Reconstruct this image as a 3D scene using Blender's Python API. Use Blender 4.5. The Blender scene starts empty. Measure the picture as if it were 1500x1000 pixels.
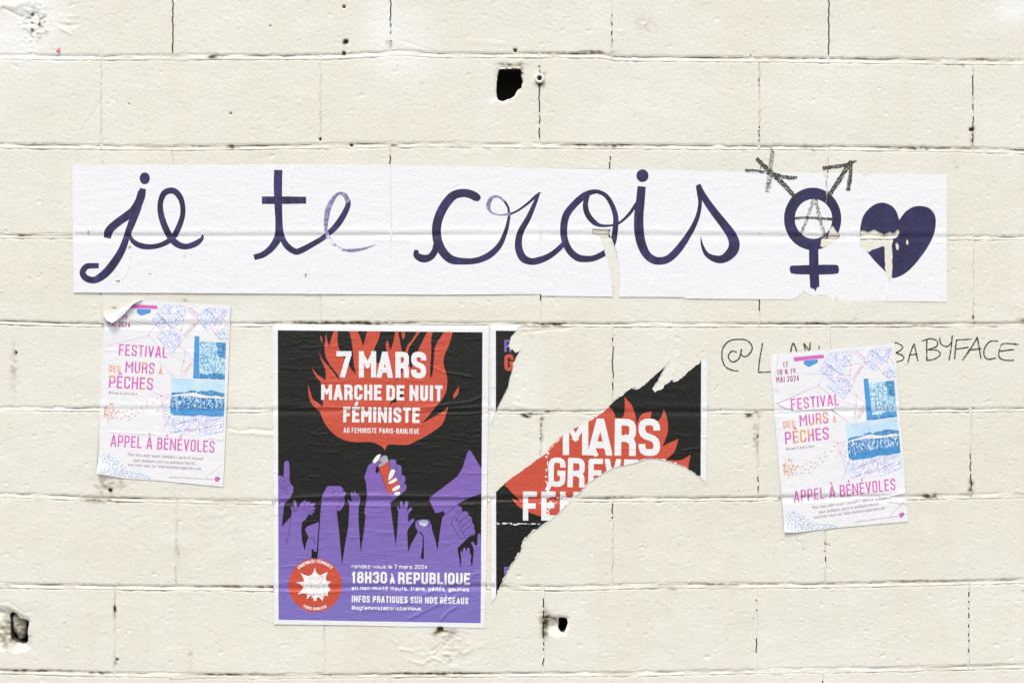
import bpy, math, random
import numpy as np
from mathutils import Vector
from mathutils.geometry import delaunay_2d_cdt

# ------------------------------------------------------------------ camera, sky, sun, exposure
SC = bpy.context.scene
COL = SC.collection
S = 0.0016            # metres per unit of the wall plan (a 50 cm block is about 315 units)
ZC = 1.5              # height of the plan's centre above the pavement

cam_d = bpy.data.cameras.new("camera")
cam_d.lens = 50; cam_d.sensor_width = 36; cam_d.clip_start = 0.05; cam_d.clip_end = 400
cam = bpy.data.objects.new("camera", cam_d); COL.objects.link(cam)
cam.location = (0, -1500 * S * 50 / 36, ZC + 0.0003)
cam.rotation_euler = (math.radians(90), 0, 0)
SC.camera = cam

SUN_EL, SUN_AZ = math.radians(66), math.radians(-22)     # azimuth measured from straight in front of the wall
world = bpy.data.worlds.new("World"); SC.world = world; world.use_nodes = True
wn = world.node_tree; bg = wn.nodes["Background"]
sky = wn.nodes.new("ShaderNodeTexSky"); sky.sky_type = 'NISHITA'; sky.sun_disc = False
sky.sun_elevation = SUN_EL; sky.sun_rotation = math.radians(180) - SUN_AZ
sky.air_density = 1.0; sky.dust_density = 4.0; sky.ozone_density = 1.0
hsv = wn.nodes.new("ShaderNodeHueSaturation"); hsv.inputs['Saturation'].default_value = 0.22
wn.links.new(sky.outputs[0], hsv.inputs['Color']); wn.links.new(hsv.outputs[0], bg.inputs[0])
bg.inputs[1].default_value = 0.14

sun_d = bpy.data.lights.new("sun", 'SUN'); sun_d.energy = 1.5; sun_d.angle = math.radians(11); sun_d.color = (1, 0.965, 0.91)
sun = bpy.data.objects.new("sun", sun_d); COL.objects.link(sun)
sd = Vector((math.sin(SUN_AZ) * math.cos(SUN_EL), -math.cos(SUN_AZ) * math.cos(SUN_EL), math.sin(SUN_EL)))
sun.location = sd * 10; sun.rotation_euler = sd.to_track_quat('Z', 'Y').to_euler()
vs = SC.view_settings
vs.view_transform = 'Standard'; vs.look = 'None'; vs.exposure = 0.69; vs.gamma = 1; vs.use_curve_mapping = False

# ------------------------------------------------------------------ maps of relief, wear and painted shade (plan units, y down)
rng = np.random.default_rng(7)
random.seed(5)
MX, MY, MW, MH = -150, -150, 1800, 1300
def gnoise(sx, sy, seed):
    r = np.random.default_rng(seed).standard_normal((MH, MW))
    fy = np.fft.fftfreq(MH)[:, None]; fx = np.fft.rfftfreq(MW)[None, :]
    g = np.exp(-2 * (math.pi ** 2) * ((sx * fx) ** 2 + (sy * fy) ** 2))
    a = np.fft.irfft2(np.fft.rfft2(r) * g, s=(MH, MW))
    return (a / a.std()).astype(np.float32)
def blur(a, s):
    fy = np.fft.fftfreq(MH)[:, None]; fx = np.fft.rfftfreq(MW)[None, :]
    return np.fft.irfft2(np.fft.rfft2(a) * np.exp(-2 * (math.pi ** 2) * s * s * (fx ** 2 + fy ** 2)), s=(MH, MW)).astype(np.float32)
def sample(a, x, y):
    x = np.asarray(x, float) - MX; y = np.asarray(y, float) - MY
    x0 = np.floor(x).astype(int); y0 = np.floor(y).astype(int); fx = x - x0; fy = y - y0
    x0 %= MW; y0 %= MH; x1 = (x0 + 1) % MW; y1 = (y0 + 1) % MH
    return (a[y0, x0] * (1 - fx) + a[y0, x1] * fx) * (1 - fy) + (a[y1, x0] * (1 - fx) + a[y1, x1] * fx) * fy
GY, GX = np.mgrid[0:MH, 0:MW]; GX = GX + MX; GY = GY + MY
N1 = gnoise(1.5, 1.1, 1); N2 = gnoise(3.6, 2.4, 2); N3 = gnoise(13, 9, 3); N4 = gnoise(60, 40, 4); N5 = gnoise(5, 3, 5)
EDGE = gnoise(7, 7, 6); EDGE2 = gnoise(2.2, 2.2, 8); LUMP = gnoise(9, 4, 9)

def box_of(xs, ys, m):
    return (slice(max(0, int(min(ys) - MY - m)), min(MH, int(max(ys) - MY + m))), slice(max(0, int(min(xs) - MX - m)), min(MW, int(max(xs) - MX + m))))
def seg_dist(px, py, pts):
    d = np.full(px.shape, 1e9)
    for (ax, ay), (bx, by) in zip(pts[:-1], pts[1:]):
        vx, vy = bx - ax, by - ay; L = vx * vx + vy * vy + 1e-9
        t = np.clip(((px - ax) * vx + (py - ay) * vy) / L, 0, 1)
        d = np.minimum(d, np.hypot(px - ax - t * vx, py - ay - t * vy))
    return d
def stroke_map(a, pts, amp, sig):
    sl = box_of([p[0] for p in pts], [p[1] for p in pts], sig * 4 + 3)
    d = seg_dist(GX[sl], GY[sl], pts)
    a[sl] += (amp * np.exp(-(d / sig) ** 2)).astype(np.float32)
def blob_map(a, x, y, rx, ry, amp, noise=None, soft=2.0):
    sl = box_of([x - rx * 2, x + rx * 2], [y - ry * 2, y + ry * 2], 3)
    d = ((GX[sl] - x) / rx) ** 2 + ((GY[sl] - y) / ry) ** 2
    v = np.exp(-d ** (soft / 2.0) * 1.0)
    if noise is not None: v = v * noise[sl]
    a[sl] += (amp * v).astype(np.float32)

# fine relief of the painted face, metres outwards
pos = lambda a: np.maximum(a, 0)
RELIEF = 0.00008 * N1 + 0.00007 * N2 + 0.00012 * N3 + 0.0003 * N4
RELIEF += -0.0008 * pos(N2 * 0.5 + N1 * 0.75 - 1.35) + 0.0005 * pos(-N2 * .5 - N1 * .8 - 1.3) + 0.00022 * pos(N5 - 2.0)
F1 = gnoise(1.0, .8, 41); RELIEF += -0.0007 * pos(F1 - 1.7) + 0.0004 * pos(-F1 - 1.8)
for _ in range(1500):                                                     # pits and small ridges of the block face
    x, y = random.uniform(-60, 1560), random.uniform(-60, 1060)
    L = random.uniform(1, 6); a = random.uniform(-0.5, 0.5)
    stroke_map(RELIEF, [(x, y), (x + L * math.cos(a), y + L * math.sin(a))], random.choice([-.0006, -.0005, .0005]) * random.uniform(.3, 1.1), random.uniform(.7, 1.3))
# flaking render in the top left corner and under the march poster
rough = pos(gnoise(1.7, 1.2, 21) * .8 + gnoise(4, 2.5, 22) * .6) ** 1.1
blob_map(RELIEF, 50, 34, 20, 30, 0.0017, np.abs(gnoise(2.0, 1.4, 61)) - .7)
blob_map(RELIEF, 34, 8, 26, 12, 0.0022, None, 3)
blob_map(RELIEF, 104, 28, 18, 26, 0.0005, rough - .4)
blob_map(RELIEF, 660, 950, 44, 26, 0.0007, rough - .2)
blob_map(RELIEF, 300, 760, 120, 30, 0.0002, rough - .4)
for pts, amp, sg in [([(5, 12), (28, 24), (45, 28), (50, 20)], -.0016, 1.6), ([(0, 8), (22, 10), (40, 2)], .0010, 4), ([(88, 0), (89, 18)], -.0010, 1.3), ([(75, 0), (76, 25)], -.0008, 1.5),
                     ([(88, 42), (104, 50)], .0012, 1.5), ([(108, 6), (102, 9)], -.0012, 1.3), ([(85, 35), (97, 37), (112, 36)], -.0010, 1.3),
                     ([(146, 150), (138, 165), (128, 178), (120, 192)], -.0009, 1.0), ([(30, 47), (42, 90)], -.0004, 3),
                     ([(586, 950), (605, 953)], .0010, 2), ([(600, 966), (618, 972), (632, 962), (648, 968)], .0010, 1.6), ([(636, 960), (655, 940), (668, 928)], -.0010, 1.3),
                     ([(668, 930), (664, 955), (660, 975)], -.0008, 1.0), ([(650, 938), (638, 950), (630, 955)], -.0010, 1.2), ([(640, 925), (655, 925), (672, 932)], -.0010, 1.4),
                     ([(590, 60), (640, 76)], -.0006, 1.3), ([(0, 882), (12, 880), (26, 890), (36, 898), (46, 894)], -.0009, 1.0), ([(58, 950), (64, 946), (70, 952), (66, 965)], -.0004, 1.0),
                     ([(335, 627), (350, 632), (372, 628), (402, 631)], -.0012, 1.3), ([(340, 632), (400, 637)], .0009, 2.2), ([(690, 60), (735, 63)], .0003, 3),
                     ([(835, 480), (790, 484), (765, 487)], -.0010, 1.4), ([(752, 592), (790, 600)], .0005, 3), ([(1440, 176), (1450, 190)], -.0003, 1.2),
                     ([(935, 885), (962, 880)], -.0004, 1.2), ([(1130, 890), (1145, 955), (1150, 952)], -.0003, 1.0), ([(1070, 880), (1078, 868), (1074, 884)], -.0006, 1.0)]:
    stroke_map(RELIEF, pts, amp, sg)

# wear and shade maps: 0 = paint, 1 = bare dark dirt and painted-in shade; second map = fresher white paint; third = moss
DIRT = np.zeros((MH, MW), np.float32); WHITE = np.zeros((MH, MW), np.float32); MOSS = np.zeros((MH, MW), np.float32)  # DIRT also holds painted shade: below the wall plug and in small holes
dn = np.clip(gnoise(2.2, 1.3, 31) * .32 + .5, 0.05, 1.3)
for x, y, rx, ry, a in [(314, 83, 9, 3, 1.6), (505, 62, 3, 3, 2), (504, 78, 3, 3, 1.4), (570, 64, 6, 5, .6), (945, 35, 14, 16, .35),
                        (870, 76, 26, 2.4, 1.0), (820, 78, 50, 1.8, .9), (1430, 87, 16, 2, 1.2), (1160, 85, 120, 1.6, .6), (341, 215, 8, 3, 1.5), (575, 213, 8, 2, 1.2), (850, 213, 28, 1.8, 1.0), (900, 214, 20, 2, .9),
                        (1180, 216, 10, 2, .6), (1350, 217, 55, 2.0, 1.3), (1190, 223, 4, 4, .8), (1425, 187, 4, 5, 1.4), (1424, 205, 3, 8, 1.3), (772, 607, 8, 4, 1.5), (792, 612, 5, 5, 1.2), (797, 602, 12, 2, 1.2),
                        (793, 635, 3, 12, .8), (895, 728, 10, 2, 1.1), (1365, 726, 10, 3.5, 2.2), (1422, 712, 5, 9, 1.4), (150, 733, 22, 3, 1.2), (160, 710, 26, 12, .6), (162, 718, 3, 3, 2), (330, 858, 60, 1.8, .8), (400, 859, 20, 2, 1.1), (640, 986, 60, 2, 1.0), (50, 981, 60, 2, .9), (145, 985, 14, 2.4, 1.4), (330, 987, 60, 1.6, .6),
                        (1070, 855, 60, 1.4, .8), (1350, 850, 90, 1.6, .7), (1110, 605, 7, 4, .9), (1096, 607, 5, 4, 1.4), (1107, 640, 4, 22, .5), (20, 540, 6, 36, .35), (24, 516, 2, 3, 1.5), (30, 345, 8, 3, .5),
                        (1220, 716, 12, 9, .3), (1403, 245, 4, 3, .6), (12, 925, 14, 26, .75), (38, 930, 8, 20, .5), (650, 925, 16, 6, 1.0), (660, 950, 26, 20, .22), (168, 893, 2.5, 8, 1.7), (170, 968, 2.5, 4, .9), (261, 808, 2.5, 10, .6), (279, 960, 4, 16, .35),
                        (480, 472, 90, 2.4, 1.1), (545, 476, 22, 2.2, 1.6), (800, 475, 40, 2.2, 1.1), (798, 915, 5, 18, 1.2), (805, 905, 14, 9, .7), (746, 94, 24, 3, .7), (790.5, 122, 6, 4, 1.9), (797, 108, 4, 4, .8), (764, 110, 3, 12, 1.3), (1410, 95, 3, 4, .6), (150, 235, 4, 8, .2), (1500, 470, 8, 5, .9), (1426, 468, 2, 5, 1.5), (270, 440, 5, 3, .5), (168, 449, 5, 3, .9), (344, 466, 4, 3, .3),  # also the shadow below the wall plug, painted as a dark blob
                        (1105, 77, 3, 3, .5), (735, 858, 10, 2, .8), (985, 861, 8, 2, 1.1), (1330, 476, 60, 1.4, .5), (1190, 473, 8, 2, 1.3)]:
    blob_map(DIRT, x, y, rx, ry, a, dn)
for x, y, rx, ry, a in [(25, 55, 60, 40, .8), (60, 10, 40, 30, .7), (590, 60, 50, 60, .5), (560, 30, 26, 50, .4), (1490, 12, 30, 20, .9), (838, 893, 30, 18, .2), (722, 148, 8, 5, .9), (85, 86, 70, 5, .6), (370, 550, 34, 80, .35), (20, 954, 30, 4, .6),
                        (640, 93, 110, 6, .3), (255, 790, 30, 8, .3), (650, 440, 190, 8, .25), (370, 460, 60, 20, .35), (770, 560, 26, 60, .3), (430, 950, 26, 10, .2), (1450, 30, 40, 30, .3)]:
    blob_map(WHITE, x, y, rx, ry, a, None, 3.0)
for x, y, rx, ry, a in [(798, 918, 6, 18, .9), (815, 908, 9, 8, .5), (12, 925, 13, 20, .5), (34, 915, 8, 12, .4), (150, 733, 20, 4, .4)]:
    blob_map(MOSS, x, y, rx, ry, a, dn)
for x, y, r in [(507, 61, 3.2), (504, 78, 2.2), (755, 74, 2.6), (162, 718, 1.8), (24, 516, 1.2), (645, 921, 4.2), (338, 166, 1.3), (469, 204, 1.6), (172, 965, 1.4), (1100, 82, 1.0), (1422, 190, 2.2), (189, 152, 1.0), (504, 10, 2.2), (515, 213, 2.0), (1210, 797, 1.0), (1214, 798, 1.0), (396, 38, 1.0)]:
    blob_map(RELIEF, x, y, r, r, -0.006, None, 5); blob_map(DIRT, x, y, r, r, 1.6, None, 5)  # small holes: black painted in for the shade inside them
blob_map(DIRT, 52, 36, 15, 22, .8, pos(-gnoise(1.7, 1.2, 21) + .1) * .6)
for _ in range(60):
    blob_map(DIRT, random.uniform(0, 1500), random.uniform(0, 1000), random.uniform(.6, 1.4), random.uniform(.6, 1.2), random.uniform(.4, 1))

# ------------------------------------------------------------------ materials
def srgb(r, g, b, k=1.0):
    f = lambda c: ((c / 255 + .055) / 1.055) ** 2.4 if c > 10 else c / 255 / 12.92
    return (f(r) * k, f(g) * k, f(b) * k, 1)
def mat_base(name):
    m = bpy.data.materials.new(name); m.use_nodes = True
    nt = m.node_tree; b = nt.nodes["Principled BSDF"]; return m, nt, b
def node(nt, t, **kw):
    n = nt.nodes.new(t)
    for k, v in kw.items():
        if k in n.inputs: n.inputs[k].default_value = v
        else: setattr(n, k, v)
    return n
def pos_noise(nt, scale, detail=3, rough=.55, stretch=None):
    g = node(nt, "ShaderNodeNewGeometry"); src = g.outputs['Position']
    if stretch:
        mp = node(nt, "ShaderNodeMapping"); mp.inputs['Scale'].default_value = stretch[:3]
        if len(stretch) > 3: mp.inputs['Rotation'].default_value = (0, stretch[3], 0)
        nt.links.new(src, mp.inputs[0]); src = mp.outputs[0]
    n = node(nt, "ShaderNodeTexNoise", Scale=scale, Detail=detail, Roughness=rough)
    nt.links.new(src, n.inputs['Vector']); return n.outputs['Fac']
def ramp(nt, fac, stops):
    r = node(nt, "ShaderNodeValToRGB"); e = r.color_ramp.elements
    while len(e) < len(stops): e.new(.5)
    for el, (p, c) in zip(e, stops): el.position = p; el.color = c if len(c) == 4 else (*c, 1)
    nt.links.new(fac, r.inputs[0]); return r.outputs[0]
def mixc(nt, fac, a, b):
    m = node(nt, "ShaderNodeMix", data_type='RGBA')
    for s, v in ((m.inputs[0], fac), (m.inputs[6], a), (m.inputs[7], b)):
        if hasattr(v, 'is_linked'): nt.links.new(v, s)
        else: s.default_value = v
    return m.outputs[2]
def bump(nt, b, specs):
    prev = None
    for fac, strength, dist in specs:
        n = node(nt, "ShaderNodeBump", Strength=strength, Distance=dist); nt.links.new(fac, n.inputs['Height'])
        if prev: nt.links.new(prev, n.inputs['Normal'])
        prev = n.outputs[0]
    nt.links.new(prev, b.inputs['Normal'])

def paint_mat(name, base, raw=False):
    m, nt, b = mat_base(name)
    big = pos_noise(nt, 2.3, 4); mid = pos_noise(nt, 38, 5, .6); fine = pos_noise(nt, 330, 3, .6); vfine = pos_noise(nt, 900, 2)
    c = mixc(nt, ramp(nt, big, [(.35, (0, 0, 0)), (.7, (1, 1, 1))]), base, (base[0] * .95, base[1] * .94, base[2] * .90, 1))
    c = mixc(nt, ramp(nt, mid, [(.62, (0, 0, 0)), (.80, (.35, .35, .35))]), c, (base[0] * .82, base[1] * .79, base[2] * .68, 1))
    rain = pos_noise(nt, 16, 4, .6, (1, 1, .12))
    c = mixc(nt, ramp(nt, rain, [(.50, (0, 0, 0)), (.78, (.30, .30, .30))]), c, (base[0] * .86, base[1] * .84, base[2] * .76, 1))
    c = mixc(nt, ramp(nt, pos_noise(nt, 7, 5, .65), [(.56, (0, 0, 0)), (.70, (.35, .35, .35))]), c, (base[0] * 1.06, base[1] * 1.08, base[2] * 1.14, 1))
    if not raw:
        at = node(nt, "ShaderNodeAttribute", attribute_name="wear")
        sp = node(nt, "ShaderNodeSeparateColor"); nt.links.new(at.outputs['Color'], sp.inputs[0])
        c = mixc(nt, sp.outputs[1], c, (.80, .80, .775, 1))
        c = mixc(nt, sp.outputs[2], c, (.20, .21, .09, 1))
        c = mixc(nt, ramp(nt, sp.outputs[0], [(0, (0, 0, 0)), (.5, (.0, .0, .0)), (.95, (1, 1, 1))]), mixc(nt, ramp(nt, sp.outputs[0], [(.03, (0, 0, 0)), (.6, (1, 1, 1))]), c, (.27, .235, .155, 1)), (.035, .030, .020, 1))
    nt.links.new(c, b.inputs['Base Color'])
    b.inputs['Roughness'].default_value = .62
    bump(nt, b, [(fine, .6, .0011), (vfine, .4, .0006)])
    return m
CREAM = (.730, .711, .634, 1)
M_PAINT = paint_mat("cream_masonry_paint", CREAM)
M_RAW = paint_mat("bare_concrete", (.11, .10, .085, 1), True)
m, nt, b = mat_base("mossy_rubble"); M_STONE = m
c = ramp(nt, pos_noise(nt, 90, 5, .65), [(.35, (.12, .11, .05)), (.5, (.34, .32, .24)), (.7, (.55, .52, .46))]); nt.links.new(c, b.inputs['Base Color']); b.inputs['Roughness'].default_value = .9
bump(nt, b, [(pos_noise(nt, 160, 5), .8, .003)])

def print_mat(name, rgb, rough=.34, var=.06, spec=.5, bumpk=1.0, wear=0.0):
    m, nt, b = mat_base(name)
    base = rgb if max(rgb[:3]) <= 1 else srgb(*rgb[:3])
    n = pos_noise(nt, 55, 4, .6)
    c = mixc(nt, n, (base[0] * (1 - var), base[1] * (1 - var), base[2] * (1 - var), 1), (base[0] * (1 + var), base[1] * (1 + var), base[2] * (1 + var), 1))
    if wear:                                                            # rubbed ink, flecks of paper
        f = ramp(nt, pos_noise(nt, 520, 4, .7, (1, 1, 2.6)), [(.66, (0, 0, 0)), (.76, (wear, wear, wear))])
        c = mixc(nt, f, c, (.7, .7, .7, 1))
    nt.links.new(c, b.inputs['Base Color'])
    b.inputs['Roughness'].default_value = rough; b.inputs['Specular IOR Level'].default_value = spec
    bump(nt, b, [(pos_noise(nt, 210, 3, .6), .30 * bumpk, .0010), (pos_noise(nt, 120, 3, .5, (1, 1, 3.5)), .40 * bumpk, .0011), (pos_noise(nt, 26, 3, .5, (1, 1, 2)), .5 * bumpk, .0016)])
    return m
WH = (.80, .80, .815, 1)
M_PAPER = print_mat("matt_white_paper", (.765, .77, .795, 1), .62, .02, .3)
M_PAPER2 = print_mat("thin_white_paper", (.755, .755, .775, 1), .5, .02, .4)
M_REMN = print_mat("torn_paper_remnant", (.725, .712, .64, 1), .7, .03, .3)
M_BLACK = print_mat("black_poster_ink", (.006, .006, .005, 1), .24, .1, .48, 1.25, .16)
M_RED = print_mat("red_poster_ink", (.53, .070, .036, 1), .26, .07, .6, 1.5, .08)
M_WHITE = print_mat("white_poster_print", (.76, .76, .765, 1), .4, .02, .45)
M_PURPLE = print_mat("purple_poster_ink", (.19, .108, .405, 1), .25, .10, .6, 1.5, .08)
nt = M_PURPLE.node_tree; b = nt.nodes["Principled BSDF"]; src = b.inputs['Base Color'].links[0].from_socket   # the colour runs from plum to blue-violet down the sheet
g = node(nt, "ShaderNodeNewGeometry"); sx = node(nt, "ShaderNodeSeparateXYZ"); nt.links.new(g.outputs['Position'], sx.inputs[0])
mr = node(nt, "ShaderNodeMapRange"); mr.inputs['From Min'].default_value = 1.12; mr.inputs['From Max'].default_value = .86; nt.links.new(sx.outputs[2], mr.inputs[0])
nt.links.new(mixc(nt, mr.outputs[0], src, (.185, .145, .46, 1)), b.inputs['Base Color'])
M_LINE = print_mat("dark_outline_ink", (.028, .02, .05, 1), .36)
M_GREY = print_mat("grey_poster_ink", (.33, .36, .42, 1), .36)
def ink_mat(name, a, bcol, streak, fade=0.0):
    m, nt, b = mat_base(name)
    n = pos_noise(nt, 60, 4, .65, streak); n2 = pos_noise(nt, 18, 2)
    c = mixc(nt, ramp(nt, n, [(.36, (0, 0, 0)), (.68, (1, 1, 1))]), a, bcol)
    c = mixc(nt, ramp(nt, n2, [(.4, (0, 0, 0)), (.6, (.6, .6, .6))]), c, a)
    fl = ramp(nt, pos_noise(nt, 700, 3, .7), [(.70, (0, 0, 0)), (.76, (.5, .5, .5))])
    c = mixc(nt, fl, c, (.6, .6, .7, 1))
    if fade: c = mixc(nt, ramp(nt, pos_noise(nt, 130, 3, .6, (1, 1, 1)), [(.45, (fade * .3,) * 3), (.6, (fade,) * 3)]), c, (.78, .78, .84, 1))
    nt.links.new(c, b.inputs['Base Color']); b.inputs['Roughness'].default_value = .5
    bump(nt, b, [(pos_noise(nt, 210, 3, .6), .35, .0010), (pos_noise(nt, 26, 3), .4, .0014)])
    return m
M_INK = ink_mat("indigo_paint", (.010, .008, .034, 1), (.036, .031, .155, 1), (1, 1, .35, .5))
M_INKL = ink_mat("thin_indigo_paint", (.06, .05, .20, 1), (.14, .14, .40, 1), (1, 1, .4, .8), .35)
M_INKF = ink_mat("dry_indigo_paint", (.08, .08, .27, 1), (.30, .32, .62, 1), (.3, 1, 1), .95)
M_INKC = ink_mat("flecked_indigo_paint", (.013, .011, .050, 1), (.026, .024, .115, 1), (1, 1, .5, .4), 0)

def crayon_mat(name, col, lo, hi, sc=420):
    m, nt, b = mat_base(name)
    b.inputs['Base Color'].default_value = col; b.inputs['Roughness'].default_value = .8
    a = ramp(nt, pos_noise(nt, sc, 3, .7), [(lo, (1, 1, 1)), (hi, (0, 0, 0))]); nt.links.new(a, b.inputs['Alpha'])
    return m
M_CRAYON = crayon_mat("black_wax_crayon", (.035, .032, .028, 1), .52, .60)
M_CRAYONF = crayon_mat("faint_wax_crayon", (.06, .055, .05, 1), .42, .54)
M_TAG = crayon_mat("thin_black_marker", (.03, .03, .028, 1), .56, .66, 300)
# festival poster inks
M_PINK = print_mat("pink_poster_ink", srgb(205, 100, 180), .5)
M_PINKL = print_mat("thin_pink_line_ink", srgb(196, 120, 180), .5)
M_PLUM = print_mat("plum_text_ink", srgb(165, 75, 135), .5)
M_GTXT = print_mat("grey_plum_text_ink", srgb(150, 110, 140), .5)
M_BLUE = print_mat("blue_poster_ink", srgb(75, 145, 205), .5)
M_ORNG = print_mat("orange_dot_ink", srgb(205, 135, 80), .5)
M_LEAF = print_mat("leaf_green_ink", srgb(80, 150, 110), .5)
def pattern_mat(name, stops, scale, stretch=None, detail=5, rough=.7):
    m, nt, b = mat_base(name)
    c = ramp(nt, pos_noise(nt, scale, detail, rough, stretch), stops); nt.links.new(c, b.inputs['Base Color']); b.inputs['Roughness'].default_value = .5
    bump(nt, b, [(pos_noise(nt, 210, 3, .6), .3, .0010)])
    return m
M_GRAD = pattern_mat("pink_and_orange_title_ink", [(.40, srgb(205, 95, 185)), (.52, srgb(205, 95, 170)), (.60, srgb(222, 160, 80))], 26, None, 2, .4)
M_GRAD2 = pattern_mat("magenta_title_ink", [(.35, srgb(150, 80, 185)), (.5, srgb(208, 95, 180)), (.8, srgb(215, 110, 180))], 22, None, 2, .4)
M_GRAD3 = pattern_mat("ochre_title_ink", [(.4, srgb(222, 160, 90)), (.6, srgb(215, 130, 110))], 26, None, 2, .4)
M_CROWD = pattern_mat("blue_crowd_halftone", [(.36, srgb(18, 80, 140)), (.5, srgb(50, 130, 190)), (.62, srgb(225, 238, 246))], 300, (1.3, 1, .6), 3, .7)
M_TREES = pattern_mat("blue_tree_halftone", [(.40, srgb(24, 100, 160)), (.58, srgb(90, 160, 205)), (.7, srgb(190, 220, 236))], 260)
M_LAWN = pattern_mat("blue_lawn_halftone", [(.35, srgb(40, 120, 180)), (.65, srgb(85, 155, 208))], 160, (.5, 1, 2))
M_PSKY = pattern_mat("pale_blue_sky_halftone", [(.3, srgb(205, 226, 238)), (.7, srgb(170, 205, 226))], 20)
M_SCRUB = pattern_mat("blue_scrub_halftone", [(.36, srgb(40, 120, 175)), (.5, srgb(150, 195, 222)), (.6, srgb(228, 240, 246))], 240, (1.4, 1, .8))
M_PLAN = print_mat("pale_plan_tint", srgb(232, 234, 246), .5)
M_PLANL = print_mat("violet_blue_plan_ink", srgb(84, 104, 192), .5)
m, nt, b = mat_base("white_nylon"); M_NYLON = m; b.inputs['Base Color'].default_value = (.74, .73, .68, 1); b.inputs['Roughness'].default_value = .45
m, nt, b = mat_base("black_void"); M_DARK = m; b.inputs['Base Color'].default_value = (.012, .012, .011, 1); b.inputs['Roughness'].default_value = .9  # black for the painted shade in the plug's bore
m, nt, b = mat_base("red_paint_fleck"); M_FLECK = m; b.inputs['Base Color'].default_value = srgb(215, 95, 95); b.inputs['Roughness'].default_value = .6
m, nt, b = mat_base("worn_asphalt"); M_ASPH = m
c = ramp(nt, pos_noise(nt, 60, 5, .7), [(.3, (.10, .10, .095)), (.7, (.17, .165, .16))]); nt.links.new(c, b.inputs['Base Color']); b.inputs['Roughness'].default_value = .9
bump(nt, b, [(pos_noise(nt, 150, 3), .6, .004)])

# ------------------------------------------------------------------ helpers
def P3(x, y, h=0.0): return ((x - 750) * S, -h, ZC + (500 - y) * S)
def link(name, me, parent=None, **props):
    o = bpy.data.objects.new(name, me); COL.objects.link(o)
    if parent is not None:
        o.parent = parent; o.matrix_parent_inverse = parent.matrix_world.inverted() if False else o.matrix_parent_inverse
        o.location = [-v for v in parent.location]                      # meshes are written in world metres
    for k, v in props.items(): o[k] = v
    return o
def thing(name, label, cat, at, group=None):
    o = bpy.data.objects.new(name, None); COL.objects.link(o); o.location = at; o.empty_display_size = .05
    o['label'] = label; o['category'] = cat
    if group: o['group'] = group
    return o
def mesh_np(name, V, F, mats, smooth=True, fmat=None, normals=None):
    me = bpy.data.meshes.new(name)
    V = np.asarray(V, np.float32)
    F = np.asarray(F, np.int32); k = F.shape[1]
    me.vertices.add(len(V)); me.vertices.foreach_set('co', V.ravel())
    me.loops.add(F.size); me.loops.foreach_set('vertex_index', F.ravel())
    me.polygons.add(len(F)); me.polygons.foreach_set('loop_start', np.arange(0, F.size, k, dtype=np.int32))
    if fmat is not None: me.polygons.foreach_set('material_index', np.asarray(fmat, np.int32))
    me.polygons.foreach_set('use_smooth', np.full(len(F), smooth))
    me.update(calc_edges=True)
    for m in mats: me.materials.append(m)
    if normals is not None: me.normals_split_custom_set_from_vertices(np.asarray(normals, float).tolist())
    return me
def set_wear(me, x, y, k=1.0, base=0.0):  # writes wear and the painted shade held in DIRT
    a = me.color_attributes.new("wear", 'FLOAT_COLOR', 'POINT')
    d = np.zeros((len(x), 4), np.float32); d[:, 3] = 1
    ins = (x > MX) & (x < MX + MW - 2) & (y > MY) & (y < MY + MH - 2)
    d[:, 0] = np.where(ins, np.clip(sample(DIRT, x, y) * k, 0, 1), 0) + base
    d[:, 1] = np.where(ins, np.clip(sample(WHITE, x, y), 0, 1), 0); d[:, 2] = np.where(ins, np.clip(sample(MOSS, x, y), 0, 1), 0)
    d = np.clip(d, 0, 1)
    a.data.foreach_set('color', d.ravel())

# ------------------------------------------------------------------ pavement in front of the wall
gx, gz = 60, 60
me = mesh_np("pavement", [(-gx, -gz, 0), (gx, -gz, 0), (gx, 30, 0), (-gx, 30, 0)], [(0, 1, 2, 3)], [M_ASPH], False)
link("pavement", me, kind='structure')

# ------------------------------------------------------------------ the block wall
wall = thing("block_wall", "long cream painted concrete block wall carrying all the papers and scrawls", "wall", (0, 0, 0))
BED = {  # upper lip of each bed joint: control points, and height of the mortar band
    0: ([(-200, 79), (0, 80), (150, 81), (300, 80), (480, 80), (590, 74), (640, 77), (880, 78), (900, 82), (1000, 83), (1200, 85), (1500, 88), (1700, 90)], 7),
    1: ([(-200, 209), (0, 210), (250, 214), (400, 212), (520, 210), (640, 209), (860, 211), (1000, 212), (1200, 213), (1400, 216), (1500, 219), (1700, 220)], 6.5),
    2: ([(-200, 342), (0, 343), (300, 344), (800, 341), (1200, 344), (1500, 346), (1700, 347)], 5.5),
    3: ([(-200, 467), (0, 469), (170, 474), (400, 472), (740, 472), (900, 473), (1200, 473), (1500, 472), (1700, 470)], 5.5),
    4: ([(-200, 594), (0, 596), (300, 598), (600, 600), (900, 601), (1100, 600), (1300, 599), (1500, 597), (1700, 597)], 5),
    5: ([(-200, 720), (0, 722), (150, 727), (300, 731), (400, 732), (700, 729), (900, 728), (1100, 727), (1350, 725), (1500, 722), (1700, 720)], 6),
    6: ([(-200, 852), (0, 854), (200, 857), (400, 859), (700, 856), (840, 858), (960, 854), (1200, 854), (1400, 850), (1500, 847), (1700, 845)], 6.5),
    7: ([(-200, 978), (0, 980), (200, 985), (400, 987), (600, 985), (850, 984), (960, 983), (1100, 980), (1300, 977), (1500, 972), (1700, 968)], 6)}
def bed(i, x):
    if i in BED: p = BED[i][0]; return np.interp(x, [a for a, _ in p], [b_ for _, b_ in p])
    return np.full(np.shape(x), 80 + i * 128.6 - (4 if i > 7 else 0))
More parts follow.
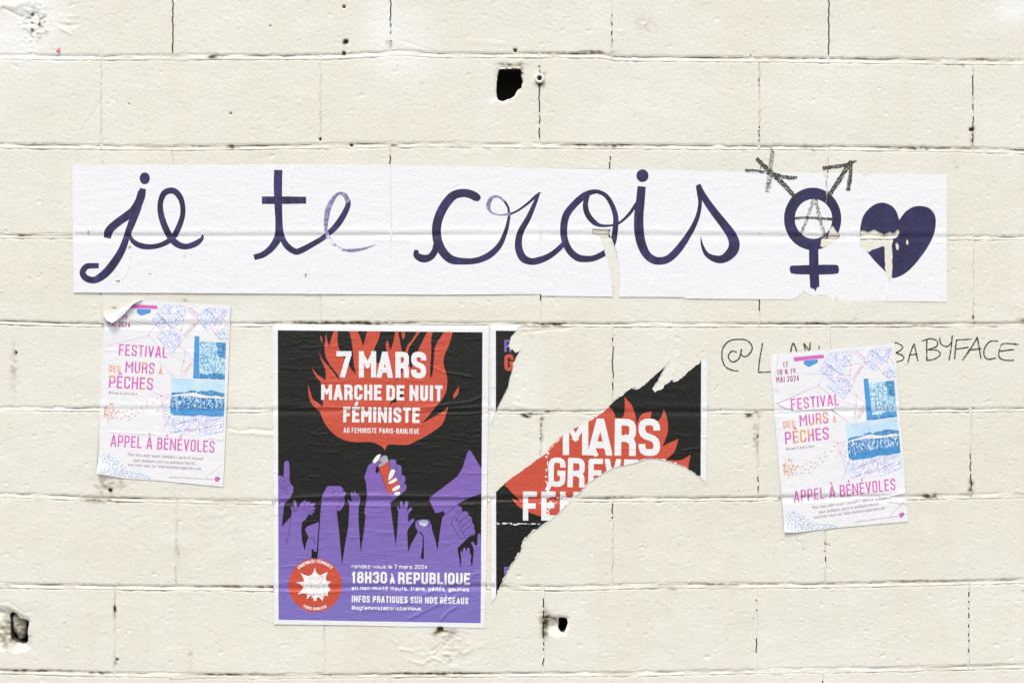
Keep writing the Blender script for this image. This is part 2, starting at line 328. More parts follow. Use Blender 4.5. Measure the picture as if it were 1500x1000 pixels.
def bedh(i): return BED[i][1] if i in BED else 6
HEAD = {0: [253, 572, 896, 1214], 1: [148, 469, 790, 1112, 1425], 2: [252, 571, 893, 1212], 3: [148, 469, 792, 1112, 1425], 4: [252, 571, 897, 1215],
        5: [148, 469, 792, 1110, 1422], 6: [258, 571, 897, 1209], 7: [168, 475, 796, 1108, 1419], 8: [250, 571, 895, 1205]}
ROWS = list(range(-7, 12))
def heads(r):
    h = list(HEAD.get(r, [252, 571, 895, 1213] if r % 2 == 0 else [148, 469, 791, 1112]))
    while h[0] > -1300: h.insert(0, h[0] - 321)
    while h[-1] < 2700: h.append(h[-1] + 320)
    return h
CR = {(0, 253): [(-60, 78)], (0, 572): [(-60, 33), (36, 40), (46, 49), (58, 60)], (0, 896): [(20, 24), (33, 38), (46, 52), (56, 60)], (0, 1214): [(-60, 81)],
      (1, 790): [(96, 99), (102, 112), (122, 165), (171, 181), (187, 202)], (1, 469): [(200, 206)], (1, 1112): [(115, 118), (124, 126), (184, 187), (189, 193), (196, 200), (203, 206)], (1, 1425): [(112, 140), (152, 160), (170, 192), (196, 208)],
      (2, 571): [(226, 252)], (2, 893): [(228, 233), (236, 250)], (3, 792): [(430, 440)], (3, 1112): [(438, 455)], (3, 1425): [(460, 467)],
      (4, 897): [(494, 500), (507, 555), (560, 571)], (5, 1110): [(636, 641), (697, 706), (711, 719)], (5, 1422): [(664, 672), (675, 690), (694, 719)], (5, 792): [(618, 625), (640, 644)],
      (6, 897): [(738, 752), (755, 760)], (6, 1209): [(795, 797), (806, 808), (815, 822)], (7, 796): [(876, 888), (893, 905), (910, 934), (941, 944), (948, 952), (963, 972)],
      (7, 1108): [(877, 880), (891, 895), (934, 955)], (7, 1419): [(866, 874), (879, 882), (889, 891), (896, 906), (914, 918), (926, 930), (936, 940), (948, 955)], (7, 168): [(886, 898)], (8, 1205): [(996, 1010)]}
big_hole = [(690 + u / 5.88, 60 + v / 5.88) for u, v in [(240, 246), (268, 238), (300, 240), (340, 236), (380, 240), (418, 236), (434, 252), (430, 290), (438, 330), (450, 352), (438, 372), (436, 405), (402, 422), (385, 450), (376, 474), (342, 496), (310, 504), (278, 520), (240, 512), (222, 486), (218, 430), (220, 360), (228, 300)]]
small_hole = [(550 + u / 3.75, 820 + v / 3.75) for u, v in [(1003, 318), (1025, 313), (1052, 320), (1057, 345), (1046, 380), (1035, 398), (1015, 392), (1003, 372), (1008, 345)]]
left_hole = [(u / 10, 860 + v / 10) for u, v in [(150, 372), (190, 360), (250, 400), (290, 455), (340, 465), (395, 478), (420, 500), (412, 560), (405, 640), (408, 760), (395, 810), (330, 830), (230, 800), (160, 760), (140, 640), (140, 560), (148, 480), (130, 420)]]
gap_hole = [(1362, 722.5), (1368, 723), (1372, 725), (1370, 728), (1360, 728.5), (1357, 726)]
HOLES = {(1, 469): big_hole, (7, 796): small_hole, (7, -153): left_hole}
def poly_sd(px, py, poly):
    poly = poly + [poly[0]]
    inside = np.zeros(px.shape, bool); best = np.full(px.shape, 1e9); qx = np.zeros(px.shape); qy = np.zeros(px.shape)
    for (ax, ay), (bx, by) in zip(poly[:-1], poly[1:]):
        c = ((ay > py) != (by > py)) & (px < (bx - ax) * (py - ay) / ((by - ay) if by != ay else 1e-9) + ax); inside ^= c
        vx, vy = bx - ax, by - ay; L = vx * vx + vy * vy + 1e-9
        t = np.clip(((px - ax) * vx + (py - ay) * vy) / L, 0, 1); cx = ax + t * vx; cy = ay + t * vy
        d = np.hypot(px - cx, py - cy); k = d < best; best = np.where(k, d, best); qx = np.where(k, cx, qx); qy = np.where(k, cy, qy)
    return np.where(inside, -best, best), qx, qy
BASE = np.zeros((MH, MW), np.float32)       # coarse plane of every block, for what is pasted on it
DEPTH = .15
def build_block(r, xa, xb, ga, gb, hole):
    vis = xb > -20 and xa < 1520 and bed(r, 0) > -20 and bed(r - 1, 0) < 1020
    step = 1.6 if vis else 14
    nx = max(8, int((xb - xa) / step)); ny = max(6, int(122 / step))
    def axis(n): t = np.linspace(0, 1, n + 1); return t
    tx = axis(nx); ty = axis(ny)
    if not vis:
        tx = np.unique(np.concatenate([tx, [.006, .994]])); ty = np.unique(np.concatenate([ty, [.02, .98]])); nx = len(tx) - 1; ny = len(ty) - 1
    X = xa + ga + (xb - gb - xa - ga) * tx[None, :] + 0 * ty[:, None]
    top = bed(r - 1, X) + bedh(r - 1) + .4 * sample(EDGE, X, X * 0 + r * 128) + .4 * sample(EDGE2, X, X * 0 + r * 128)
    bot = bed(r, X) + .3 * sample(EDGE, X, X * 0 + r * 128 + 64) + .4 * sample(EDGE2, X, X * 0 + r * 128 + 60)
    Y = top + (bot - top) * ty[:, None]
    X = X + np.where((tx == 0) | (tx == 1), .55 * sample(EDGE2, X * 0 + 11 + r, Y), 0)
    rr = random.Random(r * 977 + int(xa)); off = rr.uniform(-.0004, .0004); ax_, ay_ = rr.uniform(-.0004, .0004), rr.uniform(-.0003, .0003)
    u = (X - xa) / (xb - xa) - .5; v = (Y - top) / (bot - top) - .5
    plane = off + ax_ * u + ay_ * v
    if vis:
        sl = box_of([xa, xb], [float(bed(r - 1, (xa + xb) / 2)), float(bed(r, (xa + xb) / 2))], 0); BASE[sl] = off + ax_ * ((GX[sl] - xa) / (xb - xa) - .5)
    H = plane + sample(RELIEF, X, Y)
    et = Y - top; eb = bot - Y; el = X - xa - ga; er = xb - gb - X
    rt = 1.9 + .6 * sample(EDGE, X + 300, Y); rb = 1.7 + .7 * sample(EDGE, X + 600, Y)
    def rnd(d, R, depth): q = np.clip(1 - d / np.maximum(R, .5), 0, 1); return depth * (1 - np.sqrt(np.maximum(1 - q * q, 0)))
    H = H - rnd(et, rt, .0011) - rnd(eb, rb, .0017) - rnd(el, 1.2, .0004) - rnd(er, 1.2, .0004)
    keep = np.ones((ny, nx), bool); ringfix = None
    if hole:
        d, qx, qy = poly_sd(X, Y, hole)
        snap = np.abs(d) < step * .75
        X = np.where(snap, qx, X); Y = np.where(snap, qy, Y); d = np.where(snap, 0, d)
        if hole is small_hole:
            dd, _, _ = poly_sd(X, Y, [(795, 906), (803, 902), (822, 903), (833, 905), (832, 915), (828, 927), (815, 930), (803, 925), (797, 937), (795, 930)])
            H = np.where(dd < 3, H - .006 * np.clip(1 - (dd + 9) / 12, 0, 1) * (1 + .15 * sample(EDGE2, X, Y)) , H)
        if hole is left_hole:
            dd, _, _ = poly_sd(X, Y, [(-14, 890), (8, 889), (18, 894), (30, 900), (42, 905), (44, 948), (14, 953), (-14, 945)])
            H = np.where(dd < 3, H - .005 * np.clip(1 - (dd + 7) / 10, 0, 1) * (1 + .18 * sample(EDGE2, X, Y) + .12 * sample(LUMP, X, Y)), H)
        H = np.where((d < 5) & (d >= 0), H - .0008 * (1 - d / 5) * (1 + sample(EDGE2, X, Y)), H)
        ins = d < -.01
        keep = ~((ins[:-1, :-1]) | (ins[1:, :-1]) | (ins[:-1, 1:]) | (ins[1:, 1:]))
    nv = (nx + 1) * (ny + 1)
    V = np.stack([(X - 750) * S, -H, ZC + (500 - Y) * S], -1).reshape(-1, 3)
    idx = np.arange(nv).reshape(ny + 1, nx + 1)
    F = np.stack([idx[:-1, :-1], idx[1:, :-1], idx[1:, 1:], idx[:-1, 1:]], -1)[keep]
    fm = [0] * len(F); F = F.tolist(); V = V.tolist(); wx = X.ravel().tolist(); wy = Y.ravel().tolist()
    # returns back into the wall
    ring = list(idx[0, :]) + list(idx[1:, -1]) + list(idx[-1, ::-1][1:]) + list(idx[::-1, 0][1:-1])
    def skirt(edges, depths, mi):
        mp = {}
        for e in edges:
            prev = list(e)
            for dep in depths:
                cur = []
                for k in e:
                    if (k, dep) not in mp:
                        p = V[k]; mp[(k, dep)] = len(V); V.append([p[0], p[1] + dep, p[2]]); wx.append(wx[k]); wy.append(wy[k])
                    cur.append(mp[(k, dep)])
                F.append([prev[0], prev[1], cur[1], cur[0]]); fm.append(mi); prev = cur
    edges = [(ring[(i + 1) % len(ring)], ring[i]) for i in range(len(ring))]
    skirt(edges, (.004, DEPTH), 0)
    n0 = len(fm)
    for i in range(n0 - len(edges) * 2, n0):
        fm[i] = 0 if (i % 2 == (n0 - len(edges) * 2) % 2) else 1
    if hole:
        A = np.array(F[:int(keep.sum())]); cnt = {}
        for f in A.tolist():
            for a_, b_ in ((f[0], f[1]), (f[1], f[2]), (f[2], f[3]), (f[3], f[0])): cnt[(a_, b_)] = 1
        onring = set(ring)
        be = [(b_, a_) for (a_, b_) in cnt if (b_, a_) not in cnt and not (a_ in onring and b_ in onring)]
        skirt([(a_, b_) for a_, b_ in be], (.003, .026), 1)
    me = mesh_np("block", V, F, [M_PAINT, M_RAW], True, fm)
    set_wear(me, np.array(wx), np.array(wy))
    link("block", me, wall)
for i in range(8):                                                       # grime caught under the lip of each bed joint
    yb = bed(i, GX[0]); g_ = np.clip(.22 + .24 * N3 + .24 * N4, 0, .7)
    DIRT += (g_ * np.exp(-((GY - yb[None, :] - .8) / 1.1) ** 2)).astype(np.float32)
mV, mF, mX, mY = [], [], [], []
def under_fn(XX, YY):                                                     # joints behind the pasted papers lie raked out
    return ((XX > 399) & (XX < 714) & (YY > 476) & (YY < 915)) | ((XX > 720) & (XX < 830) & (YY > 700) & (YY < 760)) | ((XX > 150) & (XX < 328) & (YY > 455) & (YY < 705)) | ((XX > 1140) & (XX < 1312) & (YY > 525) & (YY < 770)) | ((XX > 108) & (XX < 1260) & (YY > 250) & (YY < 430)) | ((XX > 950) & (XX < 1034) & (YY > 550) & (YY < 680))
def strip(XX, YY, HH):
    n0 = len(mV); ny_, nx_ = XX.shape
    for j in range(ny_):
        for i in range(nx_): mV.append(((XX[j, i] - 750) * S, -HH[j, i], ZC + (500 - YY[j, i]) * S)); mX.append(XX[j, i]); mY.append(YY[j, i])
    for j in range(ny_ - 1):
        for i in range(nx_ - 1): a_ = n0 + j * nx_ + i; mF.append((a_, a_ + nx_, a_ + nx_ + 1, a_ + 1))
for r in ROWS:
    hs = heads(r); z_low = 500 + ZC / S
    for xa, xb in zip(hs[:-1], hs[1:]):
        if float(bed(r, 0)) > z_low + 5: continue
        key = (r, xa)
        ga = .8; gb = .8
        build_block(r, xa, xb, ga, gb, HOLES.get(key))
        # head joint on the left of this block: mortar wherever it has not cracked open
        y0 = float(bed(r - 1, xa)) - 1; y1 = float(bed(r, xa)) + 6
        vis = -30 < xa < 1530 and -40 < y1 and y0 < 1040
        cuts = CR.get((r, xa), [])
        segs = []; y = y0
        for c0, c1 in cuts:
            if c0 > y: segs.append((y, c0))
            y = max(y, c1)
        if y < y1: segs.append((y, y1))
        for s0, s1 in segs:
            n = max(2, int((s1 - s0) / (1.5 if vis else 40)))
            yy = np.linspace(s0, s1, n + 1); xx = np.array([-3.2, -1.0, -.5, 0, .5, 1.0, 3.2])
            YY = yy[:, None] + 0 * xx[None, :]; XX = xa + xx[None, :] + 0 * YY
            if cuts: YY[0, :] += .8 * sample(EDGE2, XX[0], YY[0]); YY[-1, :] += .8 * sample(EDGE2, XX[-1], YY[-1])
            prof = np.where(np.abs(xx) > 2, -.004, np.where(np.abs(xx) > .9, -.0004, -.0006))[None, :]
            HH = prof + .0004 * sample(EDGE, XX, YY + 40) + sample(RELIEF, XX, YY)
            HH = np.where(np.abs(xx)[None, :] > 2, -.004, HH); HH = np.where(under_fn(XX, YY), np.minimum(HH, -.0036), HH)
            strip(XX, YY, HH)
    if float(bed(r, 0)) < z_low:
        h = bedh(r)
        pieces = [(-1300, -30, 60), (-30, 1530, 1.6), (1530, 2700, 60)] if -20 < float(bed(r, 0)) < 1040 else [(-1300, 2700, 60)]
        for p0, p1, st in pieces:
            xx = np.linspace(p0, p1, int((p1 - p0) / st) + 1)
            tt = np.array([-.35, 0.0, .12, .28, .45, .62, .8, 1.0, 1.35]); pr = np.array([-.0042, -.0029, -.0026, -.0021, -.0016, -.0012, -.0008, -.0004, -.0050])
            XX = xx[None, :] + 0 * tt[:, None]; YY = bed(r, XX) + h * tt[:, None]
            dmod = .8 + .38 * sample(EDGE, XX, XX * 0 + r * 90) + .25 * sample(N4, XX, XX * 0 + r * 131)
            HH = pr[:, None] * np.clip(dmod, .12, 1.7) + .0005 * sample(LUMP, XX, YY) + 1.2 * sample(RELIEF, XX, YY)
            under = under_fn(XX, YY)
            HH = np.minimum(HH, np.where(under, -.0036, .0002))
            strip(XX, YY, HH)
me = mesh_np("mortar", mV, mF, [M_PAINT], True); set_wear(me, np.array(mX), np.array(mY)); link("mortar", me, wall)
# rear leaf that closes the hollow blocks
x0, x1 = P3(-1300, 0)[0], P3(2700, 0)[0]; zt = P3(0, 80 - 7 * 128.6)[2] + .1
bv = [(x0, DEPTH - .002, 0), (x1, DEPTH - .002, 0), (x1, DEPTH - .002, zt), (x0, DEPTH - .002, zt), (x0, .2, 0), (x1, .2, 0), (x1, .2, zt), (x0, .2, zt)]
link("rear_face", mesh_np("rear_face", bv, [(0, 1, 2, 3), (5, 4, 7, 6), (3, 2, 6, 7), (1, 5, 6, 2), (4, 0, 3, 7)], [M_RAW], False), wall)
cz = zt; cv = [(x0 - .02, -.03, cz - .1), (x1 + .02, -.03, cz - .1), (x1 + .02, .23, cz - .1), (x0 - .02, .23, cz - .1), (x0 - .02, -.03, cz - .03), (x1 + .02, -.03, cz - .03), (x1 + .02, .23, cz - .03), (x0 - .02, .23, cz - .03)]
# red fleck in the top left corner
fl = [(82, 76.5), (83.5, 74), (86, 71.5), (88, 70), (88.6, 71), (86.8, 73.5), (88, 75.5), (86.5, 76.8), (84, 76.6)]
fme = bpy.data.meshes.new("paint_fleck"); fme.from_pydata([P3(x, y, .0022) for x, y in fl], [], [list(range(len(fl)))[::-1]]); fme.materials.append(M_FLECK); link("paint_fleck", fme, wall)

# ------------------------------------------------------------------ surface followed by what is pasted on the wall
PAP = blur(BASE, 5) + .0010 + .35 * blur(RELIEF, 2.6)
for i in range(8):
    yb = bed(i, GX[0]); d = GY - (yb[None, :] + 2.2)
    PAP -= ((.0021 if i in (5, 6) else .0013) * np.exp(-(np.where(d < 0, d / 3.0, d / 5.0)) ** 2) * np.clip(1 + .25 * N4, .4, 1.4)).astype(np.float32)
    PAP += (.0005 * np.exp(-((d + 8) / 4.0) ** 2)).astype(np.float32)
for r in range(0, 9):
    for xa in heads(r):
        if -100 < xa < 1600:
            sl = (slice(max(0, int(bed(r - 1, xa)) - MY), int(bed(r, xa)) - MY), slice(int(xa) - MX - 8, int(xa) - MX + 9))
            PAP[sl] -= (.0005 * np.exp(-((GX[sl] - xa) / 1.8) ** 2)).astype(np.float32)
WR = [  # creases in the papers
    ([(250, 243), (252, 429)], .0003, 1.2), ([(573, 243), (573, 330)], -.0004, 1.4), ([(670, 240), (668, 290)], .0003, 1), ([(702, 242), (700, 330), (701, 400)], .0004, 1.0), ([(732, 245), (733, 330)], .0002, 1),
    ([(220, 245), (217, 262)], .0005, 1), ([(430, 244), (424, 285)], .0004, 1), ([(502, 243), (500, 262)], .0003, 1), ([(193, 365), (186, 395), (178, 412), (179, 429)], .0006, 1.1), ([(277, 385), (276, 429)], .0004, 1),
    ([(712, 390), (711, 420)], .0003, 1), ([(450, 385), (452, 428)], .0005, 1.2), ([(892, 370), (893, 345)], .0003, 1), ([(1302, 414), (1298, 440)], .0006, 1.2), ([(1213, 255), (1212, 300)], .0005, 1.3), ([(1260, 255), (1262, 430)], .0003, 1),
    ([(106, 347), (200, 350), (400, 350), (600, 351)], .0004, 2), ([(1180, 340), (1270, 352)], .0004, 1.5), ([(1180, 262), (1178, 275)], .0004, 1),
    # march poster
    ([(410, 538), (440, 541), (500, 537), (545, 541)], .0004, 1.2), ([(425, 599), (468, 596), (520, 597), (560, 600), (620, 602)], .0007, 1.4), ([(500, 604), (560, 606), (640, 600), (700, 596)], .0007, 1.5), ([(600, 600), (655, 592), (690, 588), (708, 580)], .0007, 1.8), ([(640, 606), (690, 606), (714, 602)], .0008, 1.2),
    ([(628, 535), (650, 545), (672, 548), (690, 552)], .0008, 1.2), ([(648, 500), (655, 512), (664, 520)], .0005, 1), ([(440, 510), (480, 507), (500, 506)], .0005, 1.1), ([(445, 568), (500, 566), (530, 568)], .0003, 1), ([(455, 556), (520, 556)], .0003, 1),
    ([(408, 730), (450, 728), (520, 725), (580, 726), (650, 727), (706, 728)], .0010, 2.2), ([(408, 741), (470, 739), (600, 741), (706, 738)], .0006, 1.4), ([(420, 762), (445, 764), (470, 762)], .0004, 1), ([(520, 757), (560, 754)], .0004, 1), ([(680, 693), (714, 693)], .0007, 1.0), ([(678, 690), (700, 692)], .0004, 1.3),
    ([(560, 893), (600, 880), (640, 862), (680, 850), (700, 838)], .0006, 2.6), ([(600, 905), (640, 885), (672, 872)], .0008, 2.0), ([(646, 907), (655, 896), (668, 888)], .0010, 1.6), ([(620, 890), (655, 868), (690, 856)], .0005, 1.8), ([(408, 865), (460, 868), (520, 864), (580, 860)], .0007, 1.8), ([(400, 690), (408, 692)], .0006, 1), ([(400, 752), (408, 753)], .0005, 1), ([(401, 545), (408, 546)], .0005, 1),
    ([(480, 780), (540, 776), (600, 782)], .0003, 1.2), ([(560, 806), (600, 803)], .0003, 1.2), ([(650, 640), (690, 648), (704, 646)], .0003, 1.4), ([(430, 505), (444, 498), (460, 504)], .0003, 1.4), ([(446, 630), (470, 640)], .0003, 1.3),
    # torn poster
    ([(726, 735), (760, 734), (800, 732)], .0010, 2.0), ([(1000, 660), (1028, 655)], .0006, 1.6), ([(1000, 665), (1015, 662)], .0004, 1.2), ([(1027, 640), (1036, 640)], .0006, 1), ([(719, 565), (727, 566)], .0006, 1), ([(860, 660), (950, 655)], .0003, 1.2), ([(1001, 570), (1012, 590)], .0004, 1.6), ([(990, 636), (1008, 640)], .0004, 1.6),
    # festival posters
    ([(1137, 588), (1150, 596), (1165, 600), (1220, 598)], .0010, 1.5), ([(1135, 603), (1170, 602)], .0007, 1.2), ([(1250, 729), (1290, 730), (1322, 722)], .0011, 1.6), ([(1300, 733), (1330, 736)], .0010, 1.3), ([(1290, 727), (1325, 731)], .0008, 1.0), ([(1175, 736), (1260, 731)], .0004, 1.2), ([(1140, 508), (1135, 540), (1137, 570)], .0008, 1.5),
    ([(150, 600), (200, 603), (250, 600)], .0003, 1.5), ([(152, 512), (300, 516)], .0003, 1.4), ([(160, 632), (240, 636)], .0004, 1.2), ([(170, 480), (240, 486)], .0003, 1.2), ([(146, 672), (150, 690)], .0009, 2), ([(305, 640), (326, 644)], .0005, 1)]
for pts, a, s_ in WR: stroke_map(PAP, pts, a * 1.5, s_)
for _ in range(150):                                                     # little horizontal puckers in the glued posters
    x, y = random.uniform(408, 700), random.uniform(485, 905); L = random.uniform(6, 26)
    stroke_map(PAP, [(x, y), (x + L * .5, y + random.uniform(-1.5, 1.5)), (x + L, y + random.uniform(-2, 2))], random.uniform(.0003, .0007), random.uniform(.8, 1.4))
for _ in range(50):
    x, y = random.uniform(740, 1020), random.uniform(490, 850); L = random.uniform(6, 26)
    stroke_map(PAP, [(x, y), (x + L, y + random.uniform(-2, 2))], random.uniform(.0003, .0007), random.uniform(.8, 1.4))
for _ in range(90):
    x, y = random.uniform(110, 1380), random.uniform(245, 430); L = random.uniform(3, 14); a_ = random.uniform(-1.2, 1.2)
    stroke_map(PAP, [(x, y), (x + L * math.cos(a_), y + L * math.sin(a_))], random.choice([-1, 1]) * random.uniform(.00015, .0004), random.uniform(.9, 2.4))
# lifted corners
blob_map(PAP, 142, 694, 22, 14, .0055, None, 2.2); blob_map(PAP, 1150, 779, 14, 8, .0035, None, 2.2)
PGY, PGX = np.gradient(PAP)
def paper_h(x, y): return sample(PAP, x, y)
def paper_n(x, y):
    gx_ = sample(PGX, x, y) / S; gy_ = sample(PGY, x, y) / S
    n = np.stack([-gx_, -np.ones_like(gx_), gy_], -1); return n / np.linalg.norm(n, axis=1, keepdims=True)

# ------------------------------------------------------------------ pasted sheets: one triangulation carries the paper and the print inlaid in it
def area(p): return .5 * sum(p[i - 1][0] * p[i][1] - p[i][0] * p[i - 1][1] for i in range(len(p)))
class Sheet:
    def __init__(s): s.F = []; s.L = []; s.clipid = {}
    def face(s, poly):
        q = [poly[0]]
        for p in poly[1:]:
            if abs(p[0] - q[-1][0]) + abs(p[1] - q[-1][1]) > .02: q.append(p)
        if abs(q[0][0] - q[-1][0]) + abs(q[0][1] - q[-1][1]) < .02: q.pop()
        q = [(round(p[0], 2), round(p[1], 2)) for p in q]
        if len(q) == 4:                                                  # ribbons folded on themselves at a tight turn: take their hull
            u = sorted(set(q)); half = []
            for seq in (u, u[::-1]):
                h = []
                for p in seq:
                    while len(h) > 1 and (h[-1][0] - h[-2][0]) * (p[1] - h[-2][1]) - (h[-1][1] - h[-2][1]) * (p[0] - h[-2][0]) <= 1e-9: h.pop()
                    h.append(p)
                half += h[:-1]
            q = half
        if len(q) < 3 or abs(area(q)) < .004: return None
        if area(q) < 0: q = q[::-1]
        s.F.append(q); return len(s.F) - 1
    def add(s, el, mat, polys, clip=None):
        ids = [i for i in (s.face(p) for p in polys) if i is not None]
        c = s.face(clip) if clip is not None else None
        s.L.append((el, mat, set(ids), c))
    def build(s, root, spacing, outline, cuts=(), lift=0.0, base_el='paper', extra_h=None, tf=None):
        oi = set(s.face(o) for o in outline); ci = set(s.face(c) for c in cuts)
        pts = []; faces = []; key = {}
        for f in s.F:
            ids = []
            for x, y in f:
                k = (round(x, 2), round(y, 2))
                if k not in key: key[k] = len(pts); pts.append(Vector(k))
                if not ids or ids[-1] != key[k]: ids.append(key[k])
            if len(ids) > 1 and ids[0] == ids[-1]: ids.pop()
            faces.append(ids)
        xs = [p[0] for o in outline for p in o]; ys = [p[1] for o in outline for p in o]
        rr = random.Random(3)
        for gy_ in np.arange(min(ys) + 1, max(ys), spacing):
            for gx_ in np.arange(min(xs) + 1, max(xs), spacing): pts.append(Vector((gx_ + rr.uniform(-.3, .3), gy_ + rr.uniform(-.3, .3))))
        vo, eo, fo, ov, oe, of = delaunay_2d_cdt(pts, [], faces, 0, 1e-4)
        faceowner = {}
        order = [(l[0], l[1], l[2], l[3]) for l in s.L]
        lay_of = {}
        for k, l in enumerate(order):
            for i in l[2]: lay_of.setdefault(i, []).append(k)
        els = {}; kept = []
        for f, o in zip(fo, of):
            o = set(o)
            if not (o & oi) or (o & ci): continue
            best = -1
            for i in o:
                for k in lay_of.get(i, ()):
                    if k > best and (order[k][3] is None or order[k][3] in o): best = k
            el, mt = (order[best][0], order[best][1]) if best >= 0 else (base_el, s.paper)
            els.setdefault((el, mt.name), []).append(f); kept.append(f)
        X = np.array([v[0] for v in vo]); Y = np.array([v[1] for v in vo])
        if tf is not None: X, Y = tf(X, Y)
        H = paper_h(X, Y) + lift
        if extra_h is not None: H = H + extra_h(X, Y)
        V = np.stack([(X - 750) * S, -H, ZC + (500 - Y) * S], -1); Nn = paper_n(X, Y)
        # edge of the sheet, turned back to the wall
        cnt = {}
        for f in kept:
            for a_, b_ in zip(f, f[1:] + f[:1]): cnt[(a_, b_)] = 1
        be = [(a_, b_) for (a_, b_) in cnt if (b_, a_) not in cnt]
        byel = {}
        for (el, mn), fl_ in els.items(): byel.setdefault(el, []).append((mn, fl_))
        for el, parts in byel.items():
            mats = []; F = []; fm = []
            for mn, fl_ in parts:
                mats.append(bpy.data.materials[mn])
                for f in fl_: F.append(f); fm.append(len(mats) - 1)
            A = np.array(F); used = np.unique(A); mp = -np.ones(len(vo), int); mp[used] = np.arange(len(used)); A = mp[A]
            v = V[used]; n = Nn[used]
            if el == base_el:
                bu = sorted({k for e in be for k in e}); bm = {k: len(v) + i for i, k in enumerate(bu)}; fmm = {}
                ex = len(v) + len(bu); v2 = V[bu].copy(); v3 = V[bu].copy(); v3[:, 1] += .0009
                v = np.concatenate([v, v2, v3]); nb = Nn[bu]; n = np.concatenate([n, nb, nb]); bi = {k: i for i, k in enumerate(bu)}
                sk = []
                for a_, b_ in be: sk += [(bm[b_], bm[a_], bm[a_] + len(bu)), (bm[b_], bm[a_] + len(bu), bm[b_] + len(bu))]
                A = np.concatenate([A, np.array(sk)]); fm += [0] * len(sk)
            # faces must look at the street
            p = v[A[:len(F)]]; cr = np.cross(p[:, 1] - p[:, 0], p[:, 2] - p[:, 0])[:, 1]
            flip = np.where(cr > 0)[0]; A[flip] = A[flip][:, ::-1]
            me = mesh_np(el, v, A, mats, True, fm, n)
            link(el, me, root)

# ---- stroke tools
def fillet(pts, rad):
    out = []
    for i, p in enumerate(pts):
        r = p[2] if len(p) > 2 else 0
        if not r or i in (0, len(pts) - 1): out.append((p[0], p[1])); continue
        a = Vector(pts[i - 1][:2]) - Vector(p[:2]); b = Vector(pts[i + 1][:2]) - Vector(p[:2])
        la, lb = a.length, b.length
        if la < 1e-6 or lb < 1e-6: out.append((p[0], p[1])); continue
        a /= la; b /= lb; R = min(r * rad, la * .5 if len(pts[i - 1]) > 2 and pts[i - 1][2] else la, lb * .5 if len(pts[i + 1]) > 2 and pts[i + 1][2] else lb)
        c = Vector(p[:2]); s0 = c + a * R; s1 = c + b * R; n = 5 if rad > 3 else 3
        for k in range(n):
            t = k / (n - 1); q = s0 * (1 - t) ** 2 + c * 2 * t * (1 - t) + s1 * t * t
            q = q + (q - (s0 + s1) / 2) * .12 * (1 - abs(2 * t - 1)); out.append((q[0], q[1]))
    return out
def quads(pts, widths, cap=0.0):
    """ribbon as a row of quads that share their ends; breaks at sharp turns"""
    res = []; P = [Vector(p) for p in pts]; W = list(widths)
    Q = [P[0]]; QW = [W[0]]
    for p, w in zip(P[1:], W[1:]):
        if (p - Q[-1]).length > .08: Q.append(p); QW.append(w)
    P, W = Q, QW
    if len(P) < 2: return res
    dirs = [(P[i + 1] - P[i]).normalized() for i in range(len(P) - 1)]
    runs = []; st = 0
    for i in range(1, len(dirs)):
        if dirs[i].dot(dirs[i - 1]) < .45: runs.append((st, i)); st = i
    runs.append((st, len(dirs)))
    for a, b in runs:
        pp = [p.copy() for p in P[a:b + 1]]; ww = W[a:b + 1]; dd = dirs[a:b]
        c0 = cap if a == 0 else ww[0] * .5; c1 = cap if b == len(dirs) else ww[-1] * .5
        pp[0] = pp[0] - dd[0] * c0; pp[-1] = pp[-1] + dd[-1] * c1
        Lf, Rt = [], []
        for i, p in enumerate(pp):
            d = dd[0] if i == 0 else dd[-1] if i == len(pp) - 1 else (dd[i - 1] + dd[i]).normalized()
            n = Vector((-d[1], d[0])); k = 1.0
            if 0 < i < len(pp) - 1: k = 1 / max(.75, d.dot(dd[i]))
            Lf.append(p + n * ww[i] * .5 * k); Rt.append(p - n * ww[i] * .5 * k)
        for i in range(len(pp) - 1): res.append([tuple(Lf[i]), tuple(Lf[i + 1]), tuple(Rt[i + 1]), tuple(Rt[i])])
    return res
def catmull(pts, n=6):
    P = [np.array(p, float) for p in pts]; P = [2 * P[0] - P[1]] + P + [2 * P[-1] - P[-2]]; out = []
    for i in range(1, len(P) - 2):
        for k in range(n):
            t = k / n
            out.append(.5 * ((2 * P[i]) + (-P[i - 1] + P[i + 1]) * t + (2 * P[i - 1] - 5 * P[i] + 4 * P[i + 1] - P[i + 2]) * t * t + (-P[i - 1] + 3 * P[i] - 3 * P[i + 1] + P[i + 2]) * t ** 3))
    out.append(P[-2]); return out
def Z(o, s, pts):                                                         # from a measuring frame to plan units; extra values are widths
    r = []
    for p in pts: r.append((o[0] + p[0] / s, o[1] + p[1] / s) + tuple(v / s for v in p[2:]))
    return r
def brush(o, s, pts, n=6):
    c = catmull(Z(o, s, pts), n); return quads([(p[0], p[1]) for p in c], [max(.3, p[2]) for p in c], .3)
def ell(cx, cy, rx, ry, n=20): return [(cx + rx * math.cos(2 * math.pi * i / n), cy + ry * math.sin(2 * math.pi * i / n)) for i in range(n)]
